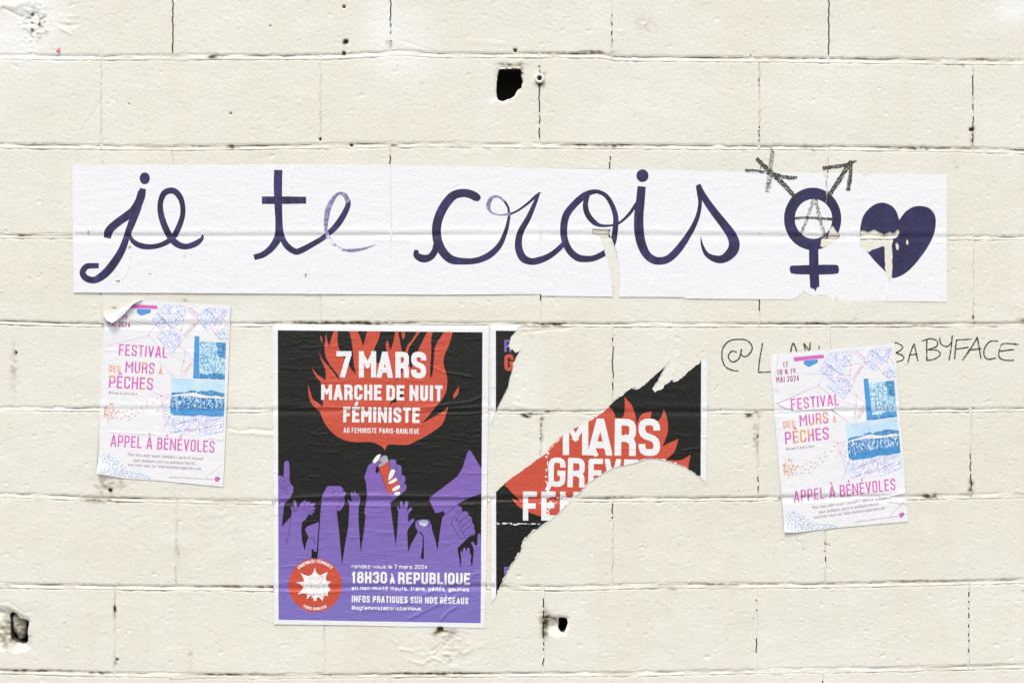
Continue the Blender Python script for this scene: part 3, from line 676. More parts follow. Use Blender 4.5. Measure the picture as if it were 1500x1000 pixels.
def smooth_poly(pts, cosmax=.55, n=4):
    """closed outline: rounds gentle turns, keeps the sharp ones"""
    N_ = len(pts); P = [np.array(p[:2], float) for p in pts]; sharp = []
    for i in range(N_):
        a = P[i] - P[i - 1]; b = P[(i + 1) % N_] - P[i]
        sharp.append(np.dot(a, b) / (np.linalg.norm(a) * np.linalg.norm(b) + 1e-9) < cosmax)
    out = []
    for i in range(N_):
        p0, p1, p2, p3 = P[i - 1], P[i], P[(i + 1) % N_], P[(i + 2) % N_]
        if sharp[i]: p0 = 2 * p1 - p2
        if sharp[(i + 1) % N_]: p3 = 2 * p2 - p1
        if np.linalg.norm(p2 - p1) < 1.2: out.append(tuple(p1)); continue
        for k in range(n):
            t = k / n; q = .5 * ((2 * p1) + (-p0 + p2) * t + (2 * p0 - 5 * p1 + 4 * p2 - p3) * t * t + (-p0 + 3 * p1 - 3 * p2 + p3) * t ** 3); out.append(tuple(q))
    return out
def ragged(pts, amp=.7, step=2.2, seed=1):
    rr = random.Random(seed); out = []
    for (ax, ay), (bx, by) in zip(pts, pts[1:] + pts[:1]):
        L = math.hypot(bx - ax, by - ay); n = max(1, int(L / step))
        for k in range(n):
            t = k / n; j = 0 if k == 0 else rr.uniform(-amp, amp); nx_, ny_ = -(by - ay) / (L + 1e-9), (bx - ax) / (L + 1e-9)
            out.append((ax + (bx - ax) * t + nx_ * j, ay + (by - ay) * t + ny_ * j))
    return out

# ---- lettering drawn as strokes (no font file)
R = .5
G = {'A': [[(0, -.02), (.44, 1)], [(1, -.02), (.56, 1)], [(.16, .24), (.84, .24)]], 'B': [[(.02, 0), (0, 0), (0, 1), (.95, 1, .45), (.95, .53, .45), (.1, .53)], [(.1, .53), (1, .53, .45), (1, 0, .45), (0, 0)]],
     'C': [[(1, .66), (1, 1, R), (0, 1, R), (0, 0, R), (1, 0, R), (1, .34)]], 'D': [[(0, 0), (0, 1), (1, 1, R), (1, 0, R), (0, 0)]], 'E': [[(1, 1), (0, 1), (0, 0), (1, 0)], [(0, .52), (.86, .52)]],
     'F': [[(1, 1), (0, 1), (0, 0)], [(0, .5), (.86, .5)]], 'G': [[(1, .7), (1, 1, R), (0, 1, R), (0, 0, R), (1, 0, R), (1, .46), (.55, .46)]], 'H': [[(0, 0), (0, 1)], [(1, 0), (1, 1)], [(0, .5), (1, .5)]],
     'I': [[(.5, 0), (.5, 1)]], 'J': [[(1, 1), (1, 0, R), (0, 0, R), (0, .3)]], 'K': [[(0, 0), (0, 1)], [(1, 1), (.05, .42)], [(.3, .6), (1, 0)]], 'L': [[(0, 1), (0, 0), (1, 0)]],
     'M': [[(0, 0), (0, 1)], [(1, 0), (1, 1)], [(.02, .98), (.5, .46)], [(.98, .98), (.5, .46)]], 'N': [[(0, 0), (0, 1)], [(1, 0), (1, 1)], [(0.02, .98), (.98, .02)]], 'O': [[(0, .5), (0, 1, R), (1, 1, R), (1, 0, R), (0, 0, R), (0, .5)]],
     'P': [[(0, 0), (0, 1), (1, 1, R), (1, .42, R), (0, .42)]], 'Q': [[(0, .5), (0, 1, R), (1, 1, R), (1, 0, R), (0, 0, R), (0, .5)], [(.6, .25), (1, -.04)]],
     'R': [[(0, 0), (0, 1), (1, 1, R), (1, .46, R), (0, .46)], [(.6, .46), (1, .36, .3), (1, 0)]], 'S': [[(1, .72), (1, 1, R), (0, 1, R), (0, .58, R), (1, .42, R), (1, 0, R), (0, 0, R), (0, .28)]],
     'T': [[(0, 1), (1, 1)], [(.5, 1), (.5, 0)]], 'U': [[(0, 1), (0, 0, R), (1, 0, R), (1, 1)]], 'V': [[(0, 1.02), (.5, 0)], [(1, 1.02), (.5, 0)]], 'X': [[(0, 0), (1, 1)], [(0, 1), (1, 0)]], 'Y': [[(0, 1), (.5, .45), (.5, 0)], [(1, 1), (.5, .45)]],
     'Z': [[(0, 1), (1, 1)], [(1, 1), (0, 0)], [(0, 0), (1, 0)]], '0': [[(0, .5), (0, 1, R), (1, 1, R), (1, 0, R), (0, 0, R), (0, .5)]], '1': [[(.1, .8), (.6, 1), (.6, 0)]],
     '2': [[(0, .72), (0, 1, R), (1, 1, R), (1, .6, .3), (0, 0)], [(0, 0), (1, 0)]], '3': [[(0, .74), (0, 1, R), (1, 1, R), (1, .52, R), (.4, .52)], [(.4, .52), (1, .52, R), (1, 0, R), (0, 0, R), (0, .26)]],
     '4': [[(.7, 0), (.7, 1)], [(.7, 1), (0, .25)], [(0, .25), (1, .25)]], '7': [[(0, 1), (1, 1)], [(1, .98), (.4, 0)]], '8': [[(.5, .53), (.05, .53, .4), (.05, 1, .45), (.95, 1, .45), (.95, .53, .4), (.5, .53)], [(.5, .53), (0, .53, .4), (0, 0, .45), (1, 0, .45), (1, .53, .4), (.5, .53)]],
     '9': [[(1, .45), (0, .45, R), (0, 1, R), (1, 1, R), (1, .3, .4), (.4, 0)]], '&': [[(1, 0), (.1, .75, .3), (.4, 1, .4), (.8, .75, .3), (0, .3, .4), (.4, 0, .4), (1, .4)]], '-': [[(0, .45), (1, .45)]], '/': [[(0, 0), (1, 1)]], '.': [[(.5, 0), (.5, .02)]], ',': [[(.5, .05), (.3, -.15)]],
     '@': [[(.7, .3), (.7, .6, .3), (.35, .6, .3), (.35, .25, .3), (.7, .25, .3), (1, .25, .3), (1, .9, .5), (0, .9, .5), (0, 0, .5), (.8, 0)]],
     'a': [[(.1, .68), (1, .68, .4), (1, 0)], [(1, .4), (0, .4, .3), (0, 0, .3), (1, 0)]], 'b': [[(0, 1), (0, 0), (1, 0, R), (1, .68, R), (0, .68)]], 'c': [[(1, .68), (0, .68, R), (0, 0, R), (1, 0)]], 'd': [[(1, 1), (1, 0), (0, 0, R), (0, .68, R), (1, .68)]],
     'e': [[(0, .34), (1, .34), (1, .68, R), (0, .68, R), (0, 0, R), (.95, 0)]], 'f': [[(1, 1), (.4, 1, .4), (.4, 0)], [(0, .68), (.9, .68)]], 'g': [[(1, 0), (0, 0, R), (0, .68, R), (1, .68)], [(1, .68), (1, -.3, .4), (.1, -.3)]], 'h': [[(0, 1), (0, 0)], [(0, .68), (1, .68, R), (1, 0)]],
     'i': [[(.5, .68), (.5, 0)], [(.5, .93), (.5, 1.03)]], 'j': [[(.7, .68), (.7, -.3), (0, -.3)], [(.7, .93), (.7, 1.03)]], 'l': [[(.5, 1), (.5, 0)]], 'm': [[(0, 0), (0, .68), (.5, .68, .2), (.5, 0)], [(.5, .68), (1, .68, .2), (1, 0)]], 'n': [[(0, 0), (0, .68)], [(0, .68), (1, .68, R), (1, 0)]],
     'o': [[(0, .34), (0, .68, R), (1, .68, R), (1, 0, R), (0, 0, R), (0, .34)]], 'p': [[(0, -.3), (0, .68), (1, .68, R), (1, 0, R), (0, 0)]], 'q': [[(1, -.3), (1, .68), (0, .68, R), (0, 0, R), (1, 0)]], 'r': [[(0, 0), (0, .68), (.9, .68, .2), (1, .6)]],
     's': [[(.95, .68), (0, .68, .3), (0, .37, .3), (1, .32, .3), (1, 0, .3), (0, 0)]], 't': [[(.4, 1), (.4, 0, .3), (1, 0)], [(0, .68), (.9, .68)]], 'u': [[(0, .68), (0, 0, R), (1, 0, R)], [(1, .68), (1, 0)]], 'v': [[(0, .68), (.5, 0)], [(1, .68), (.5, 0)]], 'x': [[(0, .68), (1, 0)], [(1, .68), (0, 0)]], 'z': [[(0, .68), (1, .68), (0, 0), (1, 0)]]}
WID = {'I': 0, 'i': 0, 'l': 0, '1': .45, 'M': 1.5, 'm': 1.5, 'N': 1.22, ' ': .55, '.': 0, ',': .1, '-': .6, '/': .55, 'E': .88, 'F': .86, 'L': .82, 'T': .95, 'f': .6, 't': .6, 'r': .6, 'j': .35, '@': 1.4, 'A': 1.15, 'V': 1.1, 'O': 1, 'Q': 1.02, '&': 1.1}
ACC = {'É': ('E', 'a'), 'È': ('E', 'g'), 'Ê': ('E', 'c'), 'À': ('A', 'g'), 'é': ('e', 'a'), 'è': ('e', 'g'), 'à': ('a', 'g')}
def text(txt, L_, R_, h, t, gap=None, curve=None):
    """-> list of (quads, clip box) fitted between two baseline points"""
    gap = t * .55 if gap is None else gap
    Lp, Rp = Vector(L_), Vector(R_); tot = (Rp - Lp).length; d = (Rp - Lp) / tot; up = Vector((d[1], -d[0]))
    ws = [WID.get(ACC.get(c, (c,))[0], 1.0) for c in txt]
    fixed = sum((t if c != ' ' else 0) for c in txt) + gap * (len(txt) - 1); uw = max(.01, (tot - fixed) / max(.01, sum(ws)))
    out = []; x = 0.0
    for c, w in zip(txt, ws):
        if c == ' ': x += uw * w + gap; continue
        b, acc = ACC.get(c, (c, None)); cw = uw * w; qs = []
        def M(p):
            if curve: return curve(x + p[0], p[1], tot)
            q = Lp + d * (x + p[0]) + up * p[1]; return (q[0], q[1])
        for st in G[b]:
            pts = [(t / 2 + p[0] * cw, t / 2 + p[1] * (h - t)) + tuple(p[2:]) for p in st]
            pl = fillet(pts, cw if cw > 0 else t)
            tw = t * (.80 if b in 'MN' and st[0][0] not in (0, 1) else 1)
            for q in quads(pl, [tw] * len(pl), t * .5 if (b in 'AVMN7Z' or h > 8) and b not in 'OSCG3289JQ0' else 0.0): qs.append([M(p) for p in q])
        top = h
        if acc:
            top = h * 1.42; y0, y1 = (h * 1.08, h * 1.34) if b.isupper() else (h * .85, h * 1.1); cx = t / 2 + cw / 2; e = max(cw * .3, t * .5)
            seg = {'a': [[(cx - e * .3, y0), (cx + e, y1)]], 'g': [[(cx + e * .3, y0), (cx - e, y1)]], 'c': [[(cx - e * 1.2, y0), (cx, y1 * .97)], [(cx + e * 1.2, y0), (cx, y1 * .97)]]}[acc]
            for sg in seg:
                for q in quads(sg, [t * .8] * 2): qs.append([M(p) for p in q])
        bot = -h * .4 if b in 'gpqjy,Q' else 0
        if b == 'i' or b == 'j': top = h * 1.1
        clip = [M(p) for p in ((0, bot), (t + cw, bot), (t + cw, top), (0, top))]
        out.append((qs, clip)); x += cw + t + gap
    return out
def put_text(sh, el, mat, *a, **k):
    for qs, clip in text(*a, **k): sh.add(el, mat, qs, clip)

# ------------------------------------------------------------------ the painted banner
banner = thing("slogan_banner", "long white paper strip lettered je te crois in indigo, with a heart", "banner", P3(747, 432, 0))
o4, o5, o6, o7, o8 = (90, 220), (360, 220), (590, 220), (800, 220), (1080, 200)
s4, s6, s7, s8 = 3.75, 4.347, 4.348, 4.0
sh = Sheet(); sh.paper = M_PAPER
tops = [(106, 241.5), (250, 241), (400, 240.5), (573, 241), (640, 242.5), (793, 246), (900, 247.5), (1002, 248.5), (1003, 249.5), (1100, 251.5), (1213, 253.5), (1300, 254.5), (1387, 255)]
bots = [(1387, 442), (1300, 441), (1213, 440.5), (1212, 439), (1100, 438), (1003, 437), (1002, 435), (900, 434.5), (793, 433), (792, 430.5), (640, 431.5), (573, 431), (400, 430), (250, 429), (108, 428.5)]
outline = ragged(tops, .25, 12, 4)[:-1] + bots
ol = tops + bots
seams = [100, 345, 573, 793, 1002, 1213, 1400]
for k in range(6):
    sh.add('sheet%d' % k, M_PAPER, [[(seams[k], 230), (seams[k + 1], 230), (seams[k + 1], 450), (seams[k], 450)]])
B = lambda el, mat, o, s, pts, n=6: sh.add(el, mat, brush(o, s, pts, n))
# j and e
sh.add('letter_j', M_INK, [Zp for Zp in [[(p[0], p[1]) for p in Z(o4, s4, ell(459, 155, 28, 33))]]])
B('letter_j', M_INK, o4, s4, [(449, 212, 34), (438, 260, 44), (405, 325, 50), (370, 355, 46), (300, 405, 44), (262, 445, 46), (253, 482, 40)])
B('letter_j', M_INK, o4, s4, [(440, 225, 34), (420, 310, 45), (395, 380, 42), (365, 460, 36), (335, 545, 40), (290, 620, 46), (240, 678, 46), (185, 712, 38), (138, 703, 36), (118, 672, 34), (140, 638, 32), (190, 634, 30), (206, 634, 28)])
B('letter_e', M_INK, o4, s4, [(372, 458, 12), (395, 500, 26), (440, 525, 32), (500, 530, 28), (560, 515, 28), (612, 480, 32), (645, 425, 32), (668, 350, 28), (662, 280, 30), (635, 235, 34), (602, 222, 34), (565, 238, 34), (545, 290, 30), (548, 350, 34), (570, 420, 36), (605, 485, 38), (645, 520, 36), (690, 529, 32), (740, 512, 32), (772, 485, 22), (775, 464, 8)])
# t and e
B('letter_t', M_INK, o4, s4, [(1192, 110, 46), (1190, 200, 46), (1192, 300, 42), (1196, 400, 40), (1194, 470, 46), (1160, 530, 38), (1110, 572, 34), (1060, 588, 32)])
B('letter_t', M_INK, o4, s4, [(1103, 275, 42), (1220, 275, 42), (1344, 275, 38)])
B('letter_t', M_INK, o4, s4, [(1205, 400, 18), (1212, 470, 28), (1235, 520, 34), (1275, 552, 34), (1310, 553, 34), (1400, 505, 30), (1455, 470, 30)])
B('letter_e_', M_INK, o5, s4, [(430, 478, 24), (490, 425, 34), (530, 370, 34), (560, 310, 30), (563, 275, 28)])
B('letter_e_', M_INKL, o5, s4, [(563, 285, 28), (545, 248, 24), (515, 238, 16), (485, 262, 22), (455, 320, 30), (443, 385, 26), (440, 445, 16)])
B('letter_e_', M_INKF, o5, s4, [(443, 448, 18), (462, 490, 24), (490, 520, 16), (530, 545, 14)])
B('letter_e_', M_INKL, o5, s4, [(530, 547, 12), (580, 551, 18), (640, 544, 15), (690, 528, 8), (720, 518, 2)])
# crois
B('letter_c', M_INK, o5, s4, [(1268, 236, 10), (1270, 258, 44), (1235, 242, 46), (1190, 236, 46), (1140, 250, 48), (1095, 300, 50), (1062, 365, 50), (1048, 430, 50), (1055, 500, 50), (1085, 560, 48), (1130, 600, 46), (1200, 610, 36), (1270, 605, 34), (1340, 575, 36), (1395, 520, 30), (1430, 440, 22), (1446, 370, 16)])
B('letter_c', M_INK, o6, s6, [(86, 636, 26), (90, 670, 42), (130, 690, 50), (175, 680, 44), (205, 640, 42), (215, 590, 38)])
B('letter_r', M_INK, o5, s4, [(1446, 378, 15), (1443, 320, 13), (1420, 278, 13)])
B('letter_r', M_INKL, o5, s4, [(1422, 281, 13), (1385, 255, 12), (1350, 264, 20), (1332, 305, 24), (1348, 340, 12), (1390, 355, 8), (1440, 352, 12), (1480, 340, 12)])
B('letter_r', M_INK, o6, s6, [(685, 408, 12), (740, 380, 14), (800, 335, 16), (850, 290, 18), (878, 268, 6)])
B('letter_r', M_INK, o6, s6, [(868, 272, 14), (840, 340, 26), (800, 430, 34), (755, 510, 40), (738, 570, 44), (740, 630, 48), (765, 685, 50), (815, 708, 44), (870, 700, 44), (930, 675, 38), (985, 635, 34), (1025, 595, 32)])
B('letter_o', M_INK, o7, s7, [(320, 262, 28), (280, 270, 34), (235, 295, 42), (180, 345, 44), (130, 410, 46), (112, 490, 46), (118, 570, 44), (150, 640, 44), (200, 683, 46), (250, 692, 42), (310, 685, 38), (385, 645, 38), (425, 590, 38), (440, 500, 36), (442, 420, 34), (415, 340, 30), (375, 285, 28), (320, 260, 26)])
B('letter_o', M_INK, o7, s7, [(262, 290, 30), (250, 350, 34), (265, 410, 36), (305, 458, 34), (350, 480, 20), (420, 478, 14), (470, 460, 16), (530, 405, 20), (575, 340, 22)])
sh.add('letter_i', M_INK, [[(p[0], p[1]) for p in Z(o7, s7, ell(613, 163, 39, 41))]])
B('letter_i', M_INK, o7, s7, [(608, 232, 52), (600, 320, 56), (590, 420, 60), (592, 520, 62), (610, 605, 58), (645, 670, 52), (700, 703, 50), (770, 695, 48), (830, 645, 48), (880, 580, 42)])
B('letter_s', M_INK, o7, s7, [(880, 580, 42), (930, 500, 34), (965, 420, 28), (980, 340, 24), (975, 280, 28), (966, 225, 28)])
B('letter_s', M_INK, o7, s7, [(972, 218, 22), (1000, 290, 40), (1060, 380, 48), (1130, 470, 54), (1180, 540, 62), (1198, 600, 70), (1180, 650, 68), (1130, 690, 54), (1080, 692, 46), (1025, 665, 30), (995, 610, 18), (985, 555, 5)])
# sign and heart
ringo = [(p[0], p[1]) for p in Z(o8, s8, ell(441, 482, 168, 183, 40))]; ringi = [(p[0], p[1]) for p in Z(o8, s8, ell(446, 482, 110, 116, 32))]
sh.add('circle_sign', M_INKC, [ringo])
sh.add('sheet4', M_PAPER, [ringi])
z8 = lambda pts: [(p[0], p[1]) for p in Z(o8, s8, pts)]
sh.add('circle_sign', M_INKC, [z8([(419, 640), (474, 640), (476, 760), (480, 860), (478, 885), (470, 880), (464, 890), (457, 908), (448, 890), (440, 893), (434, 885), (427, 888), (421, 800)])])
sh.add('circle_sign', M_INKC, [smooth_poly(z8([(312, 756), (420, 752), (560, 750), (590, 754), (596, 778), (592, 800), (560, 806), (470, 808), (350, 806), (313, 800), (306, 778)]))])
heart = smooth_poly(z8([(948, 488), (932, 440), (903, 405), (852, 387), (800, 400), (750, 445), (726, 500), (718, 580), (740, 640), (790, 712), (868, 792), (902, 822), (922, 828), (980, 803), (1040, 748), (1110, 655), (1152, 570), (1162, 480), (1132, 425), (1082, 407), (1030, 412), (985, 440)]))
sh.add('heart', M_INKC, [heart])
cuts = [ragged(z8([(720, 548), (745, 548), (765, 558), (800, 542), (830, 556), (860, 574), (890, 556), (915, 564), (940, 540), (950, 556), (940, 585), (912, 598), (906, 640), (910, 700), (906, 815), (890, 856), (876, 822), (866, 780), (862, 650), (856, 640), (800, 660), (768, 676), (722, 650)]), .5, 2, 11),
        z8([(925, 626), (938, 618), (948, 640), (944, 664), (932, 662)]), z8([(990, 602), (1000, 600), (1004, 625), (996, 636), (988, 625)]),
        ragged([(p[0], p[1]) for p in Z(o7, s7, [(292, 500), (350, 504), (412, 503), (400, 530), (418, 560), (432, 600), (452, 660), (466, 750), (470, 830), (457, 990), (425, 990), (420, 850), (410, 770), (375, 655), (352, 575), (335, 545), (292, 532)])], .4, 2, 12),
        ragged(z8([(290, 985), (310, 960), (355, 938), (390, 903), (420, 925), (450, 938), (480, 925), (528, 925), (536, 985)]), .5, 2, 13),
        ragged(z8([(545, 530), (562, 522), (585, 560), (602, 572), (600, 590), (560, 625), (540, 642), (520, 640), (505, 648), (484, 640), (490, 610), (500, 588), (535, 572)]), .6, 2, 14),
        z8([(497, 195), (530, 195), (532, 235), (524, 250), (530, 330), (526, 385), (518, 388), (520, 320), (516, 250), (505, 232)]), z8([(728, 195), (768, 195), (762, 225), (745, 245), (735, 232)]),
        z8([(512, 240), (502, 206)]) if False else z8([(985, 198), (986, 198), (985, 199)])]
cuts += [ragged([(p[0], p[1]) for p in Z(o4, s4, e)], .3, 1.5, 40 + k) for k, e in enumerate([ell(378, 536, 9, 11, 8), ell(313, 719, 13, 6, 8), ell(1343, 690, 6, 14, 8), ell(150, 455, 5, 14, 7), ell(676, 582, 4, 4, 6), ell(488, 680, 9, 2.5, 6)])]
cuts = [c for c in cuts if abs(area(c)) > .5]
EP = {}
def bh(X, Y):
    k = np.searchsorted(np.array(seams), X); e = np.zeros_like(X)
    for q in range(1, 6): e += np.where(X < seams[q], .00025, 0)
    return e
sh.build(banner, 2.8, [ol], cuts, 0, 'sheet0', bh)
for o in list(banner.children):
    if o.name.startswith('sheet'): o.name = 'paper_sheet'; o.data.name = 'paper_sheet'
    elif o.name.startswith('letter_e_'): o.name = 'letter_e'; o.data.name = 'letter_e'; o['label'] = 'thin fading brushed indigo letter e'
    elif o.name.startswith('letter'): o['label'] = 'brushed indigo ' + o.name.split('.')[0].replace('_', ' '); 

# ------------------------------------------------------------------ scrawls in crayon and marker
HM = PAP.copy()
def scrawl(o_name, root, mat, strokes, lift, on_paper=False, seg=1.6):
    V, F, = [], []
    for pts in strokes:
        c = catmull(pts, 4); P_ = [Vector((p[0], p[1])) for p in c]; W_ = [p[2] for p in c]
        d = [0]; [d.append(d[-1] + (P_[i] - P_[i - 1]).length) for i in range(1, len(P_))]
        n = max(2, int(d[-1] / seg)); tt = np.linspace(0, d[-1], n + 1)
        x = np.interp(tt, d, [p[0] for p in P_]); y = np.interp(tt, d, [p[1] for p in P_]); w = np.interp(tt, d, W_)
        w = w * (1 + .12 * sample(EDGE2, x * 3, y * 3))
        dx, dy = np.gradient(x), np.gradient(y); L = np.hypot(dx, dy) + 1e-9; nx_, ny_ = -dy / L, dx / L
        b0 = len(V)
        for i in range(n + 1):
            for k in (-.5, -.17, .17, .5):
                px, py = x[i] + nx_[i] * w[i] * k, y[i] + ny_[i] * w[i] * k
                on_b = on_paper and 106 < px < 1387 and py > 241 + (px - 106) * .0106
                h = float(sample(PAP, px, py)) + lift if on_b else float(sample(BASE, px, py)) + float(sample(RELIEF, px, py)) + .00035
                V.append(P3(px, py, h))
        for i in range(n):
            for k in range(3): a_ = b0 + i * 4 + k; F.append((a_, a_ + 4, a_ + 5, a_ + 1))
    me = mesh_np(o_name, V, F, [mat], True); return link(o_name, me, root)
cr = thing("crayon_scrawl", "black crayon arrows and letter A scrawled over the circle sign on the banner", "graffiti", P3(1175, 300))
z = lambda pts: Z(o8, s8, pts)
scrawl("arrow", cr, M_CRAYON, [z([(112, 128, 22), (160, 175, 26), (210, 222, 28), (280, 290, 26), (358, 378, 26)])], .0005, True)
scrawl("arrow_bar", cr, M_CRAYON, [z([(45, 199, 20), (120, 203, 18), (200, 215, 18), (290, 240, 24), (350, 240, 14)])], .0007, True)
scrawl("arrow_bar", cr, M_CRAYONF, [z([(196, 62, 14), (206, 95, 24), (194, 180, 28), (190, 250, 36), (174, 325, 24)]), z([(120, 120, 10), (135, 150, 12), (140, 190, 10)])], .0006, True)
scrawl("arrow", cr, M_CRAYON, [z([(518, 370, 24), (560, 310, 26), (615, 225, 28), (664, 148, 26)])], .0005, True)
scrawl("arrow_bar", cr, M_CRAYON, [z([(500, 185, 20), (560, 178, 22), (640, 165, 22), (698, 142, 14)]), z([(665, 140, 20), (662, 220, 22), (648, 316, 22)])], .0007, True)
scrawl("letter_a", cr, M_CRAYONF, [z([(358, 600, 22), (400, 500, 18), (430, 420, 18), (452, 356, 24)]), z([(452, 356, 24), (470, 420, 22), (488, 500, 22), (510, 575, 18)])], .0005, True)
scrawl("letter_a_bar", cr, M_CRAYON, [z([(308, 482, 14), (400, 474, 14), (500, 480, 14), (588, 485, 14)])], .0007, True)
tag = thing("handle_tag", "thin black marker handle on the wall running behind the tilted festival poster", "graffiti", P3(1280, 520))
ot, st_ = (1030, 460), 3.19
zt_ = lambda pts, w=6.2: Z(ot, st_, [p + (w,) for p in pts])
TAG = {'at_sign': [[(158, 178), (135, 172), (118, 192), (125, 215), (145, 222), (168, 205), (176, 180), (180, 160), (176, 182), (188, 197), (207, 193), (225, 172), (228, 148), (205, 122), (165, 117), (120, 125), (92, 160), (88, 205), (105, 245), (140, 262), (165, 264)]],
       'letter_l': [[(278, 135), (265, 205), (258, 271)], [(258, 271), (285, 270), (320, 267)]], 'letter_a': [[(406, 190), (420, 135), (440, 182)]], 'letter_n': [[(478, 172), (470, 135)], [(470, 135), (498, 175)], [(497, 175), (500, 132)]], 'letter_y': [[(541, 162), (542, 148)]],
       'letter_b': [[(895, 132), (915, 138), (932, 152), (922, 168), (900, 180)], [(900, 180), (928, 190), (938, 206), (920, 218), (895, 224)]],
       'letter_a.001': [[(956, 228), (968, 180), (986, 137)], [(986, 137), (1003, 218)], [(960, 192), (1000, 184)]],
       'letter_b.001': [[(1045, 215), (1044, 165), (1045, 118)], [(1022, 125), (1060, 114), (1092, 124), (1090, 150), (1048, 166)], [(1048, 166), (1092, 168), (1108, 188), (1082, 208), (1042, 216)]],
       'letter_y.001': [[(1104, 110), (1112, 140), (1140, 150), (1162, 130)], [(1164, 98), (1158, 160), (1148, 216)]], 'letter_f': [[(1175, 212), (1178, 165), (1184, 118)], [(1184, 120), (1255, 116)], [(1180, 163), (1240, 154)]],
       'letter_a.002': [[(1212, 214), (1250, 160), (1282, 106)], [(1280, 106), (1288, 150), (1298, 208)], [(1236, 168), (1300, 160)]], 'letter_c': [[(1378, 126), (1342, 126), (1316, 155), (1312, 190), (1330, 210), (1368, 204)]],
       'letter_e': [[(1472, 141), (1402, 137), (1385, 165), (1382, 198), (1405, 213), (1452, 215)], [(1388, 172), (1452, 164)]]}
for k, v in TAG.items(): scrawl(k.split('.')[0], tag, M_TAG, [zt_(q) for q in v], .0003)

# ------------------------------------------------------------------ the march poster
march = thing("march_poster", "intact black and purple march poster with red flame, raised hands and white lettering", "poster", P3(556, 918))
ob, sb = (390, 460), 4.347; oc, scc = (390, 780), 4.41; od, sdd = (400, 650), 5.0; oe_, se_ = (550, 650), 5.0; of_, sf_ = (510, 640), 8.333; og, sg_ = (410, 800), 9.09
zb = lambda pts: [(p[0], p[1]) for p in Z(ob, sb, pts)]
zc = lambda pts: [(p[0], p[1]) for p in Z(oc, scc, pts)]
zd = lambda pts: [(p[0], p[1]) for p in Z(od, sdd, pts)]
ze = lambda pts: [(p[0], p[1]) for p in Z(oe_, se_, pts)]
zf = lambda pts: [(p[0], p[1]) for p in Z(of_, sf_, pts)]
zg = lambda pts: [(p[0], p[1]) for p in Z(og, sg_, pts)]
ol = [(399, 474.5), (480, 475), (600, 475.7), (715.8, 476.6), (715, 600), (713.5, 760), (711.5, 860), (709.8, 919), (660, 918), (645, 916.8), (600, 917), (500, 914.5), (401.3, 913.5), (400.5, 760), (400, 600)]
art = [(407, 483.5), (706.8, 486.3), (705.5, 700), (704, 911.8), (408.2, 906.8), (407.5, 700)]
sh = Sheet(); sh.paper = M_PAPER2
sh.add('night_ground', M_BLACK, [art])
flame = zb([(755, 866), (745, 850), (715, 828), (660, 812), (570, 812), (490, 797), (425, 757), (372, 692), (343, 625), (318, 598), (285, 560), (270, 505), (266, 448), (282, 495), (298, 540), (330, 562), (360, 590), (362, 500), (345, 430), (318, 398), (300, 365), (293, 338), (312, 368), (342, 395), (380, 420), (376, 350), (350, 290), (335, 228), (352, 275), (380, 312), (410, 345), (440, 385), (462, 420), (455, 385), (405, 320), (378, 265), (372, 200), (382, 118), (388, 160), (403, 206), (415, 150), (437, 98), (455, 98), (458, 200), (500, 290), (540, 345), (572, 384), (560, 330), (550, 220), (540, 150), (524, 98), (573, 98), (600, 150), (617, 202), (632, 150), (646, 98), (730, 98), (715, 160), (692, 210), (690, 250), (700, 302), (722, 306), (745, 270), (785, 235), (808, 180), (824, 98), (838, 98), (846, 140), (858, 205), (868, 262), (872, 300), (885, 262), (888, 225), (905, 190), (925, 168), (970, 98), (990, 98), (960, 140), (925, 188), (905, 230), (905, 300), (915, 330), (925, 345), (940, 300), (960, 250), (985, 190), (1035, 98), (1064, 98), (1050, 160), (1052, 230), (1045, 330), (1044, 418), (1062, 360), (1068, 280), (1078, 200), (1128, 120), (1136, 98), (1190, 98), (1168, 185), (1135, 262), (1130, 320), (1152, 400), (1148, 480), (1120, 540), (1075, 592), (1030, 650), (986, 697), (1040, 667), (1090, 640), (1130, 615), (1160, 584), (1145, 640), (1118, 702), (1040, 760), (960, 803), (900, 830), (820, 828), (775, 830), (765, 845)])
sh.add('flame', M_RED, [smooth_poly(flame, .35, 3)], art)
for pp in ([(343, 133), (354, 150), (360, 184), (348, 165)], [(1228, 456), (1222, 505), (1194, 538), (1191, 515), (1208, 485)], [(772, 160), (783, 200), (786, 235), (775, 245), (762, 215), (762, 190)], [(862, 98), (863, 140), (873, 160), (884, 138), (880, 98)]):
    sh.add('flame', M_RED, [smooth_poly(zb(pp), .4, 3)], art)
sh.add('night_ground', M_BLACK, [smooth_poly(zb([(868, 300), (872, 330), (862, 370), (842, 408), (814, 434), (848, 385), (856, 330)]), .35, 3)])
sh.add('night_ground', M_BLACK, [smooth_poly(zb([(862, 470), (872, 500), (868, 525), (830, 556), (802, 565), (780, 590), (800, 548), (840, 522)]), .35, 3)])
